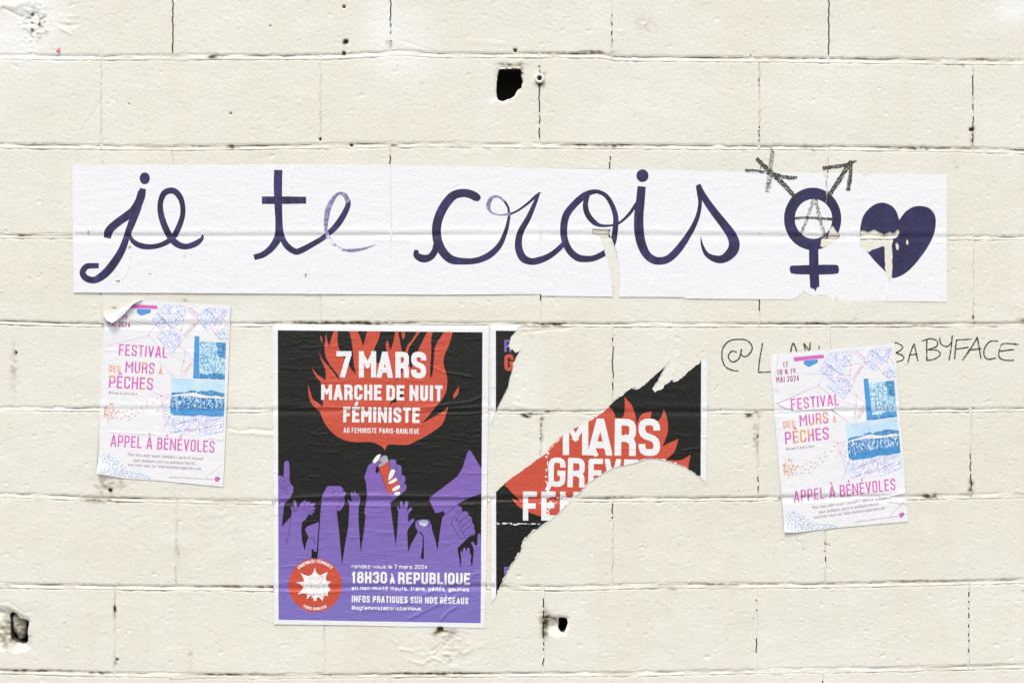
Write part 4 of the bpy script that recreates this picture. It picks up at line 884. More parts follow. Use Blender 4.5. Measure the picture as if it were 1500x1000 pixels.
pur = zd([(30, 240), (50, 228), (68, 235), (78, 248), (80, 180), (83, 135), (92, 122), (108, 122), (118, 135), (122, 200), (120, 255), (128, 290), (150, 312), (148, 345), (125, 395), (85, 430), (75, 500), (65, 603), (132, 530), (138, 492), (128, 465), (134, 450), (146, 458), (158, 480), (147, 420), (155, 407), (168, 415), (178, 468), (205, 430), (230, 406), (243, 410), (240, 428), (256, 417), (270, 422), (266, 440), (280, 431), (308, 432), (309, 445), (288, 458), (311, 464), (309, 475), (283, 482), (306, 489), (304, 500), (278, 500), (292, 512), (288, 519), (262, 512), (238, 550), (212, 573), (207, 640), (212, 700), (232, 780), (245, 720), (256, 690), (262, 683), (234, 625), (250, 602), (343, 566), (355, 400), (365, 365), (398, 307), (495, 306), (515, 328), (512, 340), (539, 358), (520, 388), (525, 412), (520, 450), (490, 487), (470, 487), (466, 490), (485, 650), (492, 740), (505, 882), (530, 720), (552, 600), (560, 442), (545, 412), (552, 403), (568, 422), (577, 420), (568, 360), (578, 348), (588, 358), (592, 384), (593, 350), (603, 346), (609, 355), (613, 382), (617, 362), (626, 360), (629, 384), (637, 378), (641, 388), (636, 430), (628, 452), (626, 560), (632, 650), (642, 792), (665, 640), (678, 520)])
pur += zf([(200, 930), (205, 860), (230, 680), (220, 560), (198, 490), (245, 345), (300, 295), (385, 260), (388, 310), (340, 372), (333, 430), (350, 442), (375, 415), (372, 355), (500, 290), (520, 273), (555, 270), (588, 290), (592, 330), (630, 336), (656, 380), (655, 455), (690, 475), (696, 530), (688, 565), (713, 587), (705, 640), (640, 697), (600, 728), (515, 797)])
pur += ze([(116, 500), (130, 600), (150, 746), (162, 600), (168, 500), (157, 456), (168, 454), (180, 476), (184, 465), (178, 425), (188, 414), (198, 425), (202, 450), (207, 465), (218, 422), (230, 414), (241, 425), (237, 460), (230, 488), (255, 461), (268, 462), (266, 478), (240, 512), (238, 572), (268, 546), (286, 544), (283, 560), (245, 612), (232, 640), (240, 787), (270, 715), (312, 640), (292, 605), (294, 562), (305, 556), (345, 549), (390, 552), (412, 592), (414, 625), (418, 640), (435, 690), (455, 777), (475, 620), (490, 535), (510, 515), (500, 490), (440, 505), (395, 412), (402, 385), (470, 335), (600, 235), (640, 170), (672, 62), (688, 41), (702, 55), (790, 200), (790, 356), (700, 386), (600, 437), (612, 454), (625, 455), (635, 470), (628, 490), (655, 489), (678, 500), (684, 522), (706, 536), (708, 572), (722, 592), (722, 620), (732, 640), (726, 660), (690, 672), (600, 760), (625, 912), (629, 850), (622, 785), (632, 780), (639, 800), (642, 765), (655, 753), (668, 786), (673, 756), (690, 765), (690, 795), (702, 812), (696, 855), (708, 907), (720, 780), (716, 750), (698, 718), (714, 712), (735, 745), (745, 735), (750, 660), (762, 650), (770, 670), (772, 730), (790, 735), (790, 960)])
pur += zc([(1420, 640), (60, 640)]) + [(402, 840), (402, 750)]
sh.add('raised_arms', M_PURPLE, [pur], art)
sh.add('night_ground', M_BLACK, [zd([(283, 768), (298, 765), (302, 785), (318, 786), (326, 700), (337, 567), (344, 567), (335, 700), (326, 836), (281, 836)])])
sh.add('night_ground', M_BLACK, [ze([(310, 636), (330, 642), (352, 668), (355, 700), (355, 842), (331, 832), (345, 740), (346, 672)])])
sh.add('night_ground', M_BLACK, [zf([(340, 375), (375, 350), (385, 400), (370, 420), (350, 442), (333, 432)])])
lighter = smooth_poly(zf([(366, 352), (492, 290), (512, 340), (580, 450), (612, 540), (642, 628), (560, 675), (500, 683), (478, 662)]), .6, 2)
sh.add('lighter', M_RED, [lighter])
sh.add('lighter', M_GREY, [smooth_poly(zf([(366, 352), (368, 328), (400, 312), (416, 290), (385, 280), (392, 258), (422, 228), (460, 220), (480, 240), (492, 290), (430, 338), (388, 355)]), .6, 2)])
sh.add('lighter', M_RED, [zf([(386, 286), (410, 284), (416, 302), (392, 310)])])
for pp in ([(503, 400), (508, 340), (498, 292), (520, 272), (555, 269), (588, 292), (586, 380), (572, 402), (550, 388)], [(575, 430), (592, 330), (630, 336), (656, 380), (650, 450), (622, 530), (600, 520), (575, 490), (545, 500)], [(575, 590), (640, 540), (650, 455), (690, 475), (696, 530), (645, 605), (630, 585)], [(640, 640), (640, 610), (690, 565), (713, 588), (703, 642), (640, 695), (630, 665)]):
    sh.add('raised_arms', M_PURPLE, [smooth_poly(zf(pp), .5, 2)])
def pline(el, mat, zz, pts, w): sh.add(el, mat, quads(zz(pts), [w] * len(pts)))
for pts in ([(503, 400), (510, 340), (498, 292)], [(588, 292), (590, 330), (585, 400), (572, 450)], [(656, 380), (655, 455), (635, 510), (618, 545)], [(696, 530), (680, 570), (645, 612)], [(366, 352), (478, 662)], [(390, 310), (345, 365), (335, 380)]): pline('raised_arms', M_LINE, zf, pts, .7)
for pp in ([(560, 390), (578, 412), (545, 480), (500, 525), (489, 512), (500, 450), (525, 395)], [(585, 489), (603, 520), (560, 551), (510, 568), (489, 560), (500, 540)], [(612, 581), (635, 590), (636, 615), (580, 650), (545, 656), (533, 638), (560, 610)], [(580, 668), (630, 662), (636, 684), (615, 703), (570, 701), (560, 688)], [(300, 290), (345, 225), (385, 205), (400, 216), (375, 270), (325, 320), (308, 310)]):
    q = zf(pp); cx = sum(p[0] for p in q) / len(q); cy = sum(p[1] for p in q) / len(q)
    sh.add('fingernail', M_LINE, [smooth_poly([(cx + (a - cx) * 1.12, cy + (b_ - cy) * 1.12) for a, b_ in q], .5, 2)]); sh.add('fingernail', M_WHITE, [smooth_poly(q, .5, 2)])
for zz, w, pls in ((zd, .6, ([(45, 300), (52, 255), (62, 245)], [(55, 330), (62, 290), (80, 262), (110, 258), (120, 275)], [(65, 355), (72, 320), (90, 295), (118, 290)], [(110, 362), (88, 355), (85, 320), (105, 302), (125, 305)], [(110, 320), (100, 335), (112, 345)], [(132, 530), (115, 650), (98, 738)], [(133, 455), (155, 490), (180, 470)], [(210, 480), (240, 430)], [(225, 490), (262, 440)], [(245, 500), (270, 460), (285, 458)], [(262, 500), (285, 482)], [(265, 685), (272, 692), (290, 680), (302, 690), (300, 705), (310, 715), (305, 760)], [(285, 700), (300, 705)], [(290, 725), (308, 722)],
              [(470, 345), (440, 345), (433, 362), (448, 376), (475, 375), (500, 350), (515, 342)], [(520, 388), (505, 405), (485, 435), (466, 470), (466, 490)], [(500, 408), (522, 415)], [(490, 430), (520, 440)], [(478, 455), (500, 465)], [(577, 420), (583, 390)], [(592, 390), (592, 420)], [(610, 388), (606, 422)])),
             (ze, .7, ([(510, 515), (560, 480), (600, 440)], [(625, 490), (600, 495), (580, 530), (553, 575), (590, 640), (620, 690), (668, 678)], [(650, 489), (625, 505), (605, 530), (590, 545), (600, 562), (625, 562), (680, 515)], [(630, 560), (610, 590), (615, 602), (640, 600), (705, 540)], [(645, 602), (622, 620), (625, 640), (650, 640), (708, 585)], [(650, 642), (642, 660), (655, 670), (725, 655)], [(350, 570), (375, 575), (385, 590), (390, 610)], [(370, 555), (395, 575), (410, 590)], [(385, 592), (410, 600)], [(310, 575), (340, 600)], [(300, 560), (330, 558), (350, 572)]))):
    for pts in pls: pline('raised_arms', M_LINE, zz, pts, w)
sh.add('raised_arms', M_INKF, [ze([(315, 560), (350, 552), (385, 560), (380, 592), (350, 605), (325, 590)])])
# round badge
sh.add('badge', M_RED, [zg(ell(470, 512, 355, 355, 56))])
sh.add('badge', M_WHITE, [zg([(466, 272), (476, 320), (492, 350), (515, 372), (540, 380), (580, 362), (636, 331), (614, 400), (612, 430), (625, 458), (680, 465), (645, 500), (645, 530), (676, 570), (636, 600), (642, 654), (600, 645), (585, 662), (570, 720), (520, 668), (488, 676), (489, 718), (449, 718), (447, 678), (425, 672), (425, 648), (405, 650), (357, 701), (364, 650), (355, 622), (300, 618), (232, 635), (280, 590), (305, 560), (312, 530), (280, 500), (220, 470), (290, 466), (322, 462), (320, 430), (300, 390), (270, 346), (330, 375), (375, 388), (410, 382), (436, 355), (452, 320)])])
for pts in ([(318, 485), (310, 520), (322, 560), (350, 590), (365, 620), (400, 635), (448, 630)], [(330, 515), (370, 505), (400, 520), (420, 515), (415, 490), (390, 468), (400, 430), (440, 415), (480, 432), (520, 430), (545, 395), (570, 388), (575, 420), (550, 460), (540, 490), (500, 515), (455, 520), (420, 510)], [(420, 520), (425, 560), (450, 590), (450, 640), (425, 652)], [(490, 640), (488, 590), (515, 560), (525, 520)], [(455, 535), (480, 550), (500, 545)], [(570, 500), (585, 560), (595, 610), (570, 680), (545, 650), (515, 640)]):
    sh.add('badge', M_RED, quads(zg(pts), [.45] * len(pts)))
def arc(r0, a0, a1, out=1):
    cx, cy = og[0] + 470 / sg_, og[1] + 512 / sg_
    def f(x, y, tot):
        t = a0 + (a1 - a0) * x / tot; r_ = (r0 + y * out) ; return (cx + r_ * math.cos(t), cy - r_ * math.sin(t))
    return f
r_ = 298 / sg_; Lc = r_ * math.radians(90)
put_text(sh, 'badge', M_WHITE, "ASSEMBLÉE FÉMINISTE", (0, 0), (Lc, 0), 4.6, .95, .5, arc(r_, math.radians(136), math.radians(45)))
Lc = 332 / sg_ * math.radians(60)
put_text(sh, 'badge', M_WHITE, "PARIS-BANLIEUE", (0, 0), (Lc, 0), 4.4, .95, .5, arc(332 / sg_, math.radians(241), math.radians(299), -1))
def zt(zz, a, b_): q = zz([a, b_]); return q[0], q[1]
def T(txt, zz, a, b_, h, t, gap=None, el='lettering', mat=None): 
    L1, R1 = zt(zz, a, b_); put_text(sh, el, mat or M_WHITE, txt, L1, R1, h, t, gap)
T("7", zb, (447, 402), (543, 402), 38.5, 7.4); T("M", zb, (590, 401), (700, 401), 38.2, 7.5); T("A", zb, (704, 403), (805, 404), 38.2, 7.5); T("R", zb, (823, 404), (909, 404), 38, 7.7); T("S", zb, (922, 407), (1018, 408), 39, 7.9)
T("MARCHE", zb, (350, 544), (735, 546), 22.5, 4.6, 2.4); T("DE", zb, (765, 547), (880, 548), 22.3, 4.6, 2.4); T("NUIT", zb, (912, 550), (1122, 552), 22.8, 4.7, 2.6)
T("FÉMINISTE", zb, (490, 686), (977, 691), 22.5, 4.5, 2.4)
T("AG FEMINISTE PARIS-BANLIEUE", zb, (492, 754), (975, 761), 7.9, 1.25, 1.0)
T("rendez-vous le 7 mars 2024", zc, (552, 226), (1040, 232), 5.9, 1.0, .75)
T("18H30", zc, (552, 323), (780, 325), 17.0, 3.3, 1.9); T("À", zc, (798, 326), (832, 326), 11, 2.5); T("REPUBLIQUE", zc, (852, 328), (1316, 333), 17.2, 3.3, 2.0)
T("en non-mixité meufs, trans, pédés, gouines", zc, (552, 366), (1310, 377), 6.0, 1.05, .75)
T("INFOS PRATIQUES SUR NOS RÉSEAUX", zc, (552, 446), (1306, 459), 9.9, 1.85, 1.2)
T("@agfeministeparisbanlieue", zc, (552, 494), (1000, 500), 6.2, 1.05, .7)
sh.build(march, 1.8, [ol], [], .0002, 'paper')

# ------------------------------------------------------------------ the torn poster
torn = thing("torn_poster", "ripped black and red strike poster, its middle torn away down to the wall", "poster", P3(880, 800))
oh, s_h = (710, 460), 7.14; oi_, si_ = (700, 460), 2.38; oj, sj = (860, 480), 4.167
zh = lambda pts: [(p[0], p[1]) for p in Z(oh, s_h, pts)]
zi = lambda pts: [(p[0], p[1]) for p in Z(oi_, si_, pts)]
zj = lambda pts: [(p[0], p[1]) for p in Z(oj, sj, pts)]
leftp = zh([(60, 102), (382, 106), (330, 168), (270, 242), (258, 295), (245, 330), (264, 345), (262, 372), (290, 366), (322, 402), (368, 382), (330, 440), (318, 470), (290, 512), (296, 540), (288, 580), (265, 650), (255, 700), (240, 762), (205, 830), (155, 925), (118, 1004)]) + zi([(44, 380)])
leftp = leftp[:-1] + [(719.5, 622)]
mainp = [(719.5, 725)] + zi([(60, 628), (66, 614), (105, 578), (180, 524), (240, 482)]) + zi([(252, 462), (300, 415)]) + zj([(0, 572), (70, 520), (100, 510), (175, 435), (270, 365), (294, 362), (300, 375), (325, 365), (400, 300), (470, 240), (502, 204), (465, 262), (430, 330), (406, 370), (415, 386), (440, 375), (522, 309), (528, 326), (545, 325), (700, 195), (736, 168), (733, 500), (726, 946), (690, 912), (600, 850), (500, 815), (430, 799), (360, 797), (300, 822), (170, 850), (100, 885), (0, 952)])
mainp += zi([(340, 640), (280, 694), (245, 722), (190, 757), (160, 787), (150, 822), (112, 880), (95, 912), (62, 985)]) + [(720, 882)]
leftr = ragged(leftp, .35, 2.5, 31); mainr = ragged(mainp, .35, 2.5, 32)
blk = [(726.3, 484), (1027.2, 486), (1026, 760), (1024, 906), (726.8, 906), (726.6, 700)]
sh = Sheet(); sh.paper = M_PAPER2
sh.add('night_ground', M_BLACK, [blk])
fr = zi([(98, 585), (180, 500), (245, 440), (330, 370), (425, 345), (430, 335), (455, 318), (472, 338), (480, 360), (505, 358), (512, 330), (511, 288), (535, 315), (550, 355), (552, 388), (562, 360), (578, 345), (606, 338), (602, 362), (628, 372), (642, 352), (648, 330), (660, 365), (662, 410), (644, 460), (668, 447), (699, 433), (685, 478), (655, 506), (705, 508), (742, 488), (734, 525), (725, 545), (640, 560), (420, 640), (290, 700), (240, 708), (180, 690), (140, 668), (118, 640), (150, 655), (128, 630), (105, 605)])
sh.add('flame', M_RED, [smooth_poly(fr, .3, 3)])
T("M", zi, (296, 490), (385, 490), 54, 9.2); T("A", zi, (383, 491), (468, 492), 54, 9.8); T("R", zi, (476, 492), (550, 493), 54, 9.8); T("S", zi, (560, 493), (635, 493), 54.5, 9.8)
T("GR", zi, (245, 600), (371, 603), 43, 7.8, 3.4); T("È", zi, (384, 604), (434, 605), 43, 7.8); T("VE", zi, (440, 605), (556, 608), 43, 7.8, 4.4)
T("F", zi, (157, 718), (206, 718), 42.5, 7.8); T("É", zi, (221, 718), (271, 718), 42.5, 7.8); T("M", zi, (285, 718), (350, 719), 42.5, 7.8)
T("R", zh, (205, 393), (280, 393), 17.8, 3.6, None, 'lettering', M_PURPLE); T("G", zh, (205, 592), (303, 592), 24.5, 5.2, None, 'lettering', M_RED); T("R", zi, (92, 906), (112, 906), 11, 2.6, None, 'lettering', M_PURPLE)
rr_ = random.Random(9)
tear = zi([(62, 985), (95, 912), (112, 880), (150, 822), (160, 787), (190, 757), (245, 722), (280, 694), (340, 640)]) + zj([(0, 952), (100, 885), (170, 850), (300, 822), (360, 797), (430, 799), (500, 815), (600, 850), (690, 912), (726, 946)])
tear2 = zi([(66, 614), (105, 578), (180, 524), (240, 482), (300, 415)]) + zj([(0, 572), (100, 510), (175, 435), (270, 365), (300, 375), (325, 365), (400, 300), (502, 204)])
tear3 = zj([(502, 204), (465, 262), (430, 330), (406, 370), (415, 386), (440, 375), (522, 309), (528, 326), (545, 325), (700, 195)])
for tr, hi in ((tear, 2.6), (tear2, 1.4), (tear3, 3.0)):                       # white fibres where the sheet was ripped
    q = ragged(tr, .5, 3, 77)[:-max(1, int(math.hypot(tr[0][0] - tr[-1][0], tr[0][1] - tr[-1][1]) / 3))]
    sh.add('bare_paper', M_WHITE, quads(q, [rr_.uniform(.2, hi) * (1 if rr_.random() < .75 else 1.8) for _ in q]))
for _ in range(26):                                                      # rubbed flecks and the creased strip of bare paper
    cx, cy = zi([(246 + rr_.gauss(0, 5), rr_.uniform(482, 705))])[0]; q = ragged(ell(cx, cy, rr_.uniform(.7, 2.4), rr_.uniform(.8, 3.2), 7), .5, 1.5, rr_.random()); sh.add('bare_paper', M_WHITE, [q])
for _ in range(22):
    cx, cy = zi([(rr_.uniform(64, 215), 729 + rr_.gauss(0, 1.6))])[0]; sh.add('bare_paper', M_WHITE, [ragged(ell(cx, cy, rr_.uniform(1, 4.5), rr_.uniform(.3, .9), 8), .2, 1.5, rr_.random())])
sh.add('bare_paper', M_WHITE, [zi([(388, 468), (405, 466), (414, 488), (400, 492)])])
sh.build(torn, 2.1, [leftr, mainr], [], .0002, 'paper')
# thin layers of paper left where the rest was ripped off
rem = Sheet(); rem.paper = M_REMN
rem.build(torn, 4, [ragged(zj([(502, 200), (600, 100), (585, 140), (556, 190), (545, 240), (532, 300), (528, 322), (520, 312), (440, 378), (414, 388), (404, 370), (430, 328), (468, 260)]), .4, 2, 5), ragged(zh([(385, 104), (330, 172), (272, 244), (256, 320), (266, 345), (270, 368), (318, 404), (366, 388), (410, 330), (392, 250), (330, 200), (380, 130)]), .4, 2, 6),
                      ragged(zj([(276, 362), (320, 320), (400, 295), (330, 366), (300, 378), (296, 364)]), .3, 2, 7)], [], -.00045, 'paper_remnant')

# ------------------------------------------------------------------ the two festival posters
def homog(src, dst):
    A, b_ = [], []
    for (x, y), (u, v) in zip(src, dst): A += [[x, y, 1, 0, 0, 0, -u * x, -u * y], [0, 0, 0, x, y, 1, -v * x, -v * y]]; b_ += [u, v]
    h = np.append(np.linalg.solve(np.array(A, float), np.array(b_, float)), 1).reshape(3, 3)
    def f(X, Y):
        w = h[2, 0] * X + h[2, 1] * Y + h[2, 2]; return (h[0, 0] * X + h[0, 1] * Y + h[0, 2]) / w, (h[1, 0] * X + h[1, 1] * Y + h[1, 2]) / w
    return f
LQ = [(152.5, 437), (338, 446.8), (327.2, 712.6), (142.3, 693)]
RQ = [(1127.3, 520.5), (1309.8, 502), (1330, 763), (1148.4, 779)]
l2r = homog(LQ, RQ); r2l = homog(RQ, LQ)
o1, o2, sq = (130, 430), (130, 570), 6.667; o3, s3 = (1110, 490), 6.252
z1 = lambda pts: [(p[0], p[1]) for p in Z(o1, sq, pts)]
z2 = lambda pts: [(p[0], p[1]) for p in Z(o2, sq, pts)]
def z3(pts):
    q = Z(o3, s3, pts); return [tuple(float(v) for v in r2l(p[0], p[1])) for p in q]
def festival(root, left):
    global sh
    sh = Sheet(); sh.paper = M_PAPER2
    A = lambda el, mat, *polys: sh.add(el, mat, list(polys))
    # old plans
    rp = random.Random(21)
    for zz, pp, ang in ((z1, [(740, 113), (900, 118), (940, 135), (938, 190), (830, 335), (760, 270), (672, 190)], .82), (z1, [(672, 190), (760, 270), (830, 335), (722, 372), (618, 262)], .82), (z1, [(830, 335), (912, 462), (815, 578), (670, 425), (722, 372)], .86),
                        (z1, [(1135, 150), (1180, 140), (1355, 155), (1352, 205), (1160, 360), (1065, 240)], .9), (z1, [(1352, 300), (1355, 440), (1345, 462), (1300, 462), (1245, 398)], .8),
                        (z2, [(742, 178), (800, 170), (800, 250), (1065, 252), (1085, 300), (1060, 380), (800, 428)], -.22), (z2, [(1068, 258), (1320, 268), (1312, 412), (1090, 455)], -.24)):
        q = zz(pp); A('plan_drawing', M_PLAN, q); sh.add('plan_drawing', M_PLANL, quads(q + [q[0]], [.4] * (len(q) + 1)))
        cx = sum(p[0] for p in q) / len(q); cy = sum(p[1] for p in q) / len(q); c_, s__ = math.cos(ang), math.sin(ang); row = -34
        while row < 34:
            u = -34 + rp.random() * 2
            while u < 34:
                L_ = rp.choice([.9, 1.3, 2.0, 3.4]); w_ = rp.choice([.65, .8, 1.1]); x_ = cx + c_ * u - s__ * row; y_ = cy + s__ * u + c_ * row; x2 = x_ + c_ * L_; y2 = y_ + s__ * L_
                dd = poly_sd(np.array([x_, x2]), np.array([y_, y2]), q)[0]
                if dd.max() < -.3 and rp.random() < .86: sh.add('plan_drawing', M_PLANL if rp.random() < .8 else M_BLUE, quads([(x_, y_), (x2, y2)], [w_, w_]))
                u += L_ + rp.uniform(.7, 1.3)
            row += rp.choice([1.75, 1.9, 2.1, 2.6])
    for pts in ([(738, 117), (800, 170)], [(670, 190), (820, 340)], [(618, 262), (720, 372)], [(910, 460), (815, 578)], [(1065, 240), (1160, 360)], [(1155, 160), (1300, 300)], [(1290, 350), (1345, 410)]):
        sh.add('plan_drawing', M_BLUE, quads(z1(pts), [.7, .7]))
    lines = [(z1, [(163, 513), (585, 407), (655, 305), (820, 140)]), (z1, [(385, 255), (905, 355)]), (z1, [(585, 407), (740, 575), (930, 658), (945, 565), (883, 507)]), (z1, [(940, 130), (935, 200), (925, 257), (905, 355), (888, 460)]), (z1, [(850, 262), (1077, 257)]), (z1, [(950, 130), (1077, 257), (910, 465)]), (z1, [(945, 565), (1030, 655)]), (z1, [(883, 507), (810, 340), (660, 190)]),
             (z1, [(680, 655), (840, 815)]), (z1, [(930, 658), (895, 820)]), (z1, [(1025, 690), (915, 820)]), (z1, [(1335, 178), (1180, 308)]), (z1, [(1310, 240), (1240, 395), (1290, 460)]), (z1, [(1180, 308), (1240, 395)]), (z1, [(1310, 240), (1352, 300)]), (z2, [(600, 10), (705, 62), (720, 160), (752, 350), (710, 430)]), (z2, [(705, 62), (790, 50)]), (z2, [(785, 55), (665, 215)]), (z2, [(705, 62), (790, 98)]), (z2, [(720, 160), (785, 145)]),
             (z2, [(800, 255), (752, 350)]), (z2, [(1055, 290), (905, 450)]), (z2, [(800, 345), (920, 320), (1055, 290)]), (z2, [(1080, 395), (1160, 370), (1310, 338)]), (z2, [(1152, 280), (1160, 370)]), (z2, [(1065, 290), (1080, 395)]), (z2, [(1305, 738), (1140, 858)])]
    for zz, pts in lines: sh.add('route_lines', M_PINKL, quads(zz(pts), [.42] * len(pts)))
    for zz, pts in ((z1, [(585, 407), (655, 305), (850, 262), (928, 257), (905, 355), (1077, 257), (883, 507), (945, 565), (930, 658), (1335, 178), (1310, 240), (1180, 308), (1240, 395)]), (z2, [(705, 62), (720, 160), (752, 350), (922, 320), (1050, 292), (1080, 395), (1160, 372)])):
        for p in pts: sh.add('route_lines', M_PINK, [ell(*zz([p])[0], 1.1, 1.1, 8)])
    # bar and pictures
    A('headline_bar', M_PINK, z3([(325, 207), (600, 180), (608, 212), (333, 245)])); A('headline_bar', M_BLUE, z3([(420, 238), (548, 224), (550, 255), (465, 296), (424, 272)]))
    A('picture', M_BLUE, z1([(1035, 413), (1082, 415), (1080, 828), (1020, 825)]))
    A('picture', M_SCRUB, z1([(1085, 463), (1340, 478), (1330, 840), (1080, 829)])); A('picture', M_TREES, z1([(1250, 472), (1341, 478), (1336, 632), (1290, 625), (1255, 600), (1262, 540), (1245, 500)])); A('picture', M_TREES, z1([(1085, 775), (1160, 790), (1240, 765), (1332, 790), (1330, 840), (1080, 829)]))
    sh.add('picture', M_BLUE, quads(z1([(1085, 595), (1150, 612), (1190, 625)]), [1.2, 1.2, .3]))
    pic = z1([(805, 825), (1332, 850)]) + z2([(1320, 262), (1200, 262), (1080, 250), (1030, 262), (830, 250), (797, 225), (795, 150), (808, 60)])
    A('picture', M_CROWD, pic)
    sh.add('picture', M_PSKY, [z1([(800, 820), (1340, 845)]) + z2([(1330, 40), (1180, 30), (1060, 20), (980, 22), (900, 35), (800, 42)])], pic)
    for pp in ([(808, 30), (850, 28), (940, 24), (880, 40), (808, 50)], [(970, 22), (985, 8), (1010, 12), (1035, 4), (1060, 25), (1010, 32)], [(1060, 32), (1100, 12), (1150, 18), (1200, 5), (1250, 20), (1325, 40), (1325, 62), (1180, 62), (1110, 48)]): sh.add('picture', M_TREES, [z2(pp)], pic)
    A('picture', M_WHITE, z2([(880, 48), (960, 36), (1030, 30), (1110, 52), (1180, 68), (1240, 60), (1322, 78), (1322, 92), (1200, 84), (1100, 82), (1000, 64), (900, 62), (812, 70), (814, 56)]))
    sh.add('picture', M_LAWN, [z2([(790, 182), (1330, 188), (1330, 280), (790, 280)])], pic)
    rr = random.Random(12)
    for _ in range(34):
        u = rr.uniform(815, 1310); v = rr.uniform(120, 180); hh = rr.uniform(35, 62) * (.6 + .4 * (v - 120) / 60); w = rr.uniform(8, 15)
        sh.add('picture', rr.choice([M_LAWN, M_TREES, M_TREES, M_PSKY]), [z2([(u, v - hh * .1), (u + w * .5, v - hh * .6), (u + w, v), (u + w * .8, v + hh * .6), (u + w * .2, v + hh * .6)])], pic)
    # shoals of dots and dashes
    for _ in range(58):
        u = 140 + abs(rr.gauss(0, 62)); v = 215 + rr.gauss(0, 48)
        if 118 < v < 312 and u < 300: sh.add('dot_shoal', M_ORNG, [z2([(u, v - 4), (u + 8, v - 6), (u + 15, v - 1), (u + 11, v + 5), (u + 3, v + 6)])])
    for u, v in [(290, 207), (270, 217), (292, 220), (332, 225), (373, 207), (422, 197), (420, 240), (463, 210), (486, 228), (453, 255), (355, 257), (388, 266), (320, 286), (397, 296), (266, 280), (228, 284), (515, 175), (537, 211), (568, 167), (568, 125), (634, 127), (671, 84)]: sh.add('dot_shoal', M_ORNG, [z2([(u - 9, v), (u - 2, v - 6), (u + 10, v - 5), (u + 7, v + 4), (u - 4, v + 6)])])
    k = 0
    for _ in range(700):
        u = rr.uniform(122, 610); v = rr.uniform(640, 885); lim = 640 + max(0, (u - 200)) * .75 if u < 440 else 805 + (u - 440) * .25
        if v < lim or v > 800 + (u - 120) * .19 + 8 or k > 112: continue
        if any(abs(u - a_) < 19 and abs(v - b_) < 12 for a_, b_ in festival.used): continue
        festival.used.append((u, v)); k += 1; a_ = .15 + .5 * max(0, 1 - (u - 120) / 300) * (1 if v > 720 else .6); L_ = 11; c_, s__ = math.cos(a_), math.sin(a_)
        sh.add('dot_shoal', M_BLUE, [z2([(u - L_ * c_, v - L_ * s__), (u + 3 * s__, v - 5 * c_), (u + L_ * c_, v + L_ * s__), (u - 3 * s__, v + 5 * c_)])])
    festival.used.clear()
    A('fruit_mark', M_PINK, z2(ell(1253, 875, 24, 27, 16))); A('fruit_mark', M_LEAF, z2([(1258, 856), (1272, 850), (1290, 868), (1278, 882), (1266, 868)]))
    # words
    T("17", z3, (232, 300), (275, 296), 8.2, 1.25, 1.2, 'lettering', M_PLUM); T("18", z3, (178, 371), (225, 367), 8.2, 1.25, 1.2, 'lettering', M_PLUM); T("&", z3, (245, 365), (277, 362), 8.2, 1.25, 1.2, 'lettering', M_PLUM); T("19", z3, (300, 360), (345, 356), 8.2, 1.25, 1.2, 'lettering', M_PLUM)
    T("MAI 2024", z3, (170, 440), (378, 422), 8.4, 1.25, 1.1, 'lettering', M_PLUM)
    T("FESTIVAL", z1, (293, 600), (766, 628), 16.6, 2.2, 2.2, 'title', M_GRAD2); T("MURS", z1, (357, 768), (640, 785), 16.6, 2.3, 2.2, 'title', M_GRAD); T("DES", z1, (198, 760), (308, 768), 9.6, 1.35, 1.5, 'title', M_GRAD3); T("À", z1, (683, 788), (718, 790), 9.2, 1.35, 1, 'title', M_GRAD3)
    T("PÊCHES", z1, (197, 917), (626, 940), 18, 2.4, 2.3, 'title', M_GRAD)
    T("Militant & à prix libre", z1, (197, 978), (473, 992), 4.3, .6, .6, 'lettering', M_GTXT)
    T("APPEL À BÉNÉVOLES", z2, (212, 556), (1226, 618), 17.4, 2.2, 2.1, 'title', M_PINK)
    T("Pour nous aider avant / pendant / après le festival", z2, (382, 648), (1113, 690), 4.9, .62, .55, 'lettering', M_GTXT); T("pour quelques jours ou quelques heures", z2, (442, 705), (1040, 735), 4.9, .62, .55, 'lettering', M_GTXT)
    T("inscrivez-vous sur federationmursapeches.com", z2, (385, 748), (1095, 788), 4.9, .62, .55, 'lettering', M_GTXT)
    T("organisé par la Fédération des Murs à Pêches".replace('ê', 'e'), z2, (780, 860), (1215, 884), 2.2, .36, .28, 'lettering', M_GTXT)
    for tx, a_, b_, mt in (("forum politique", (935, 418), (1040, 290), M_PINKL), ("arts de rue", (983, 142), (1068, 222), M_PINKL), ("dispersion", (935, 778), (1018, 678), M_ORNG)): T(tx, z1, a_, b_, 3.6, .45, .4, 'lettering', mt)
    T("CONCERTS", z2, (970, 418), (1058, 400), 3, .4, .4, 'lettering', M_PINKL)
    if left:
        out = [(190, 449)] if False else []
        fold_a, fold_b = z1([(150, 225)])[0], z1([(520, 62)])[0]
        ol = [fold_b, (260, 442.2), (338, 446.8), (334, 560), (327.2, 712.6), (235, 703.5), (185, 700.5), (165, 697), (142.3, 693), (146.5, 600), (151, 500), fold_a]
        sh.build(root, 2.1, [ol], [], .0003, 'paper')
    else:
        q = RQ; ql = [tuple(float(v) for v in r2l(*p)) for p in [(1134, 517.5), (1200, 512.2), (1309.8, 502), (1320, 630), (1330, 763), (1240, 771), (1160, 779.5), (1148.4, 779), (1138, 650), (1127.3, 525), (1128, 521)]]
        sh.build(root, 2.1, [ql], [], .0003, 'paper', None, lambda X, Y: l2r(X, Y))
festival.used = []
fp = thing("festival_poster", "white festival poster with its top left corner curled over, hanging at the left", "poster", P3(235, 703), "festival posters on the wall")
festival(fp, True)
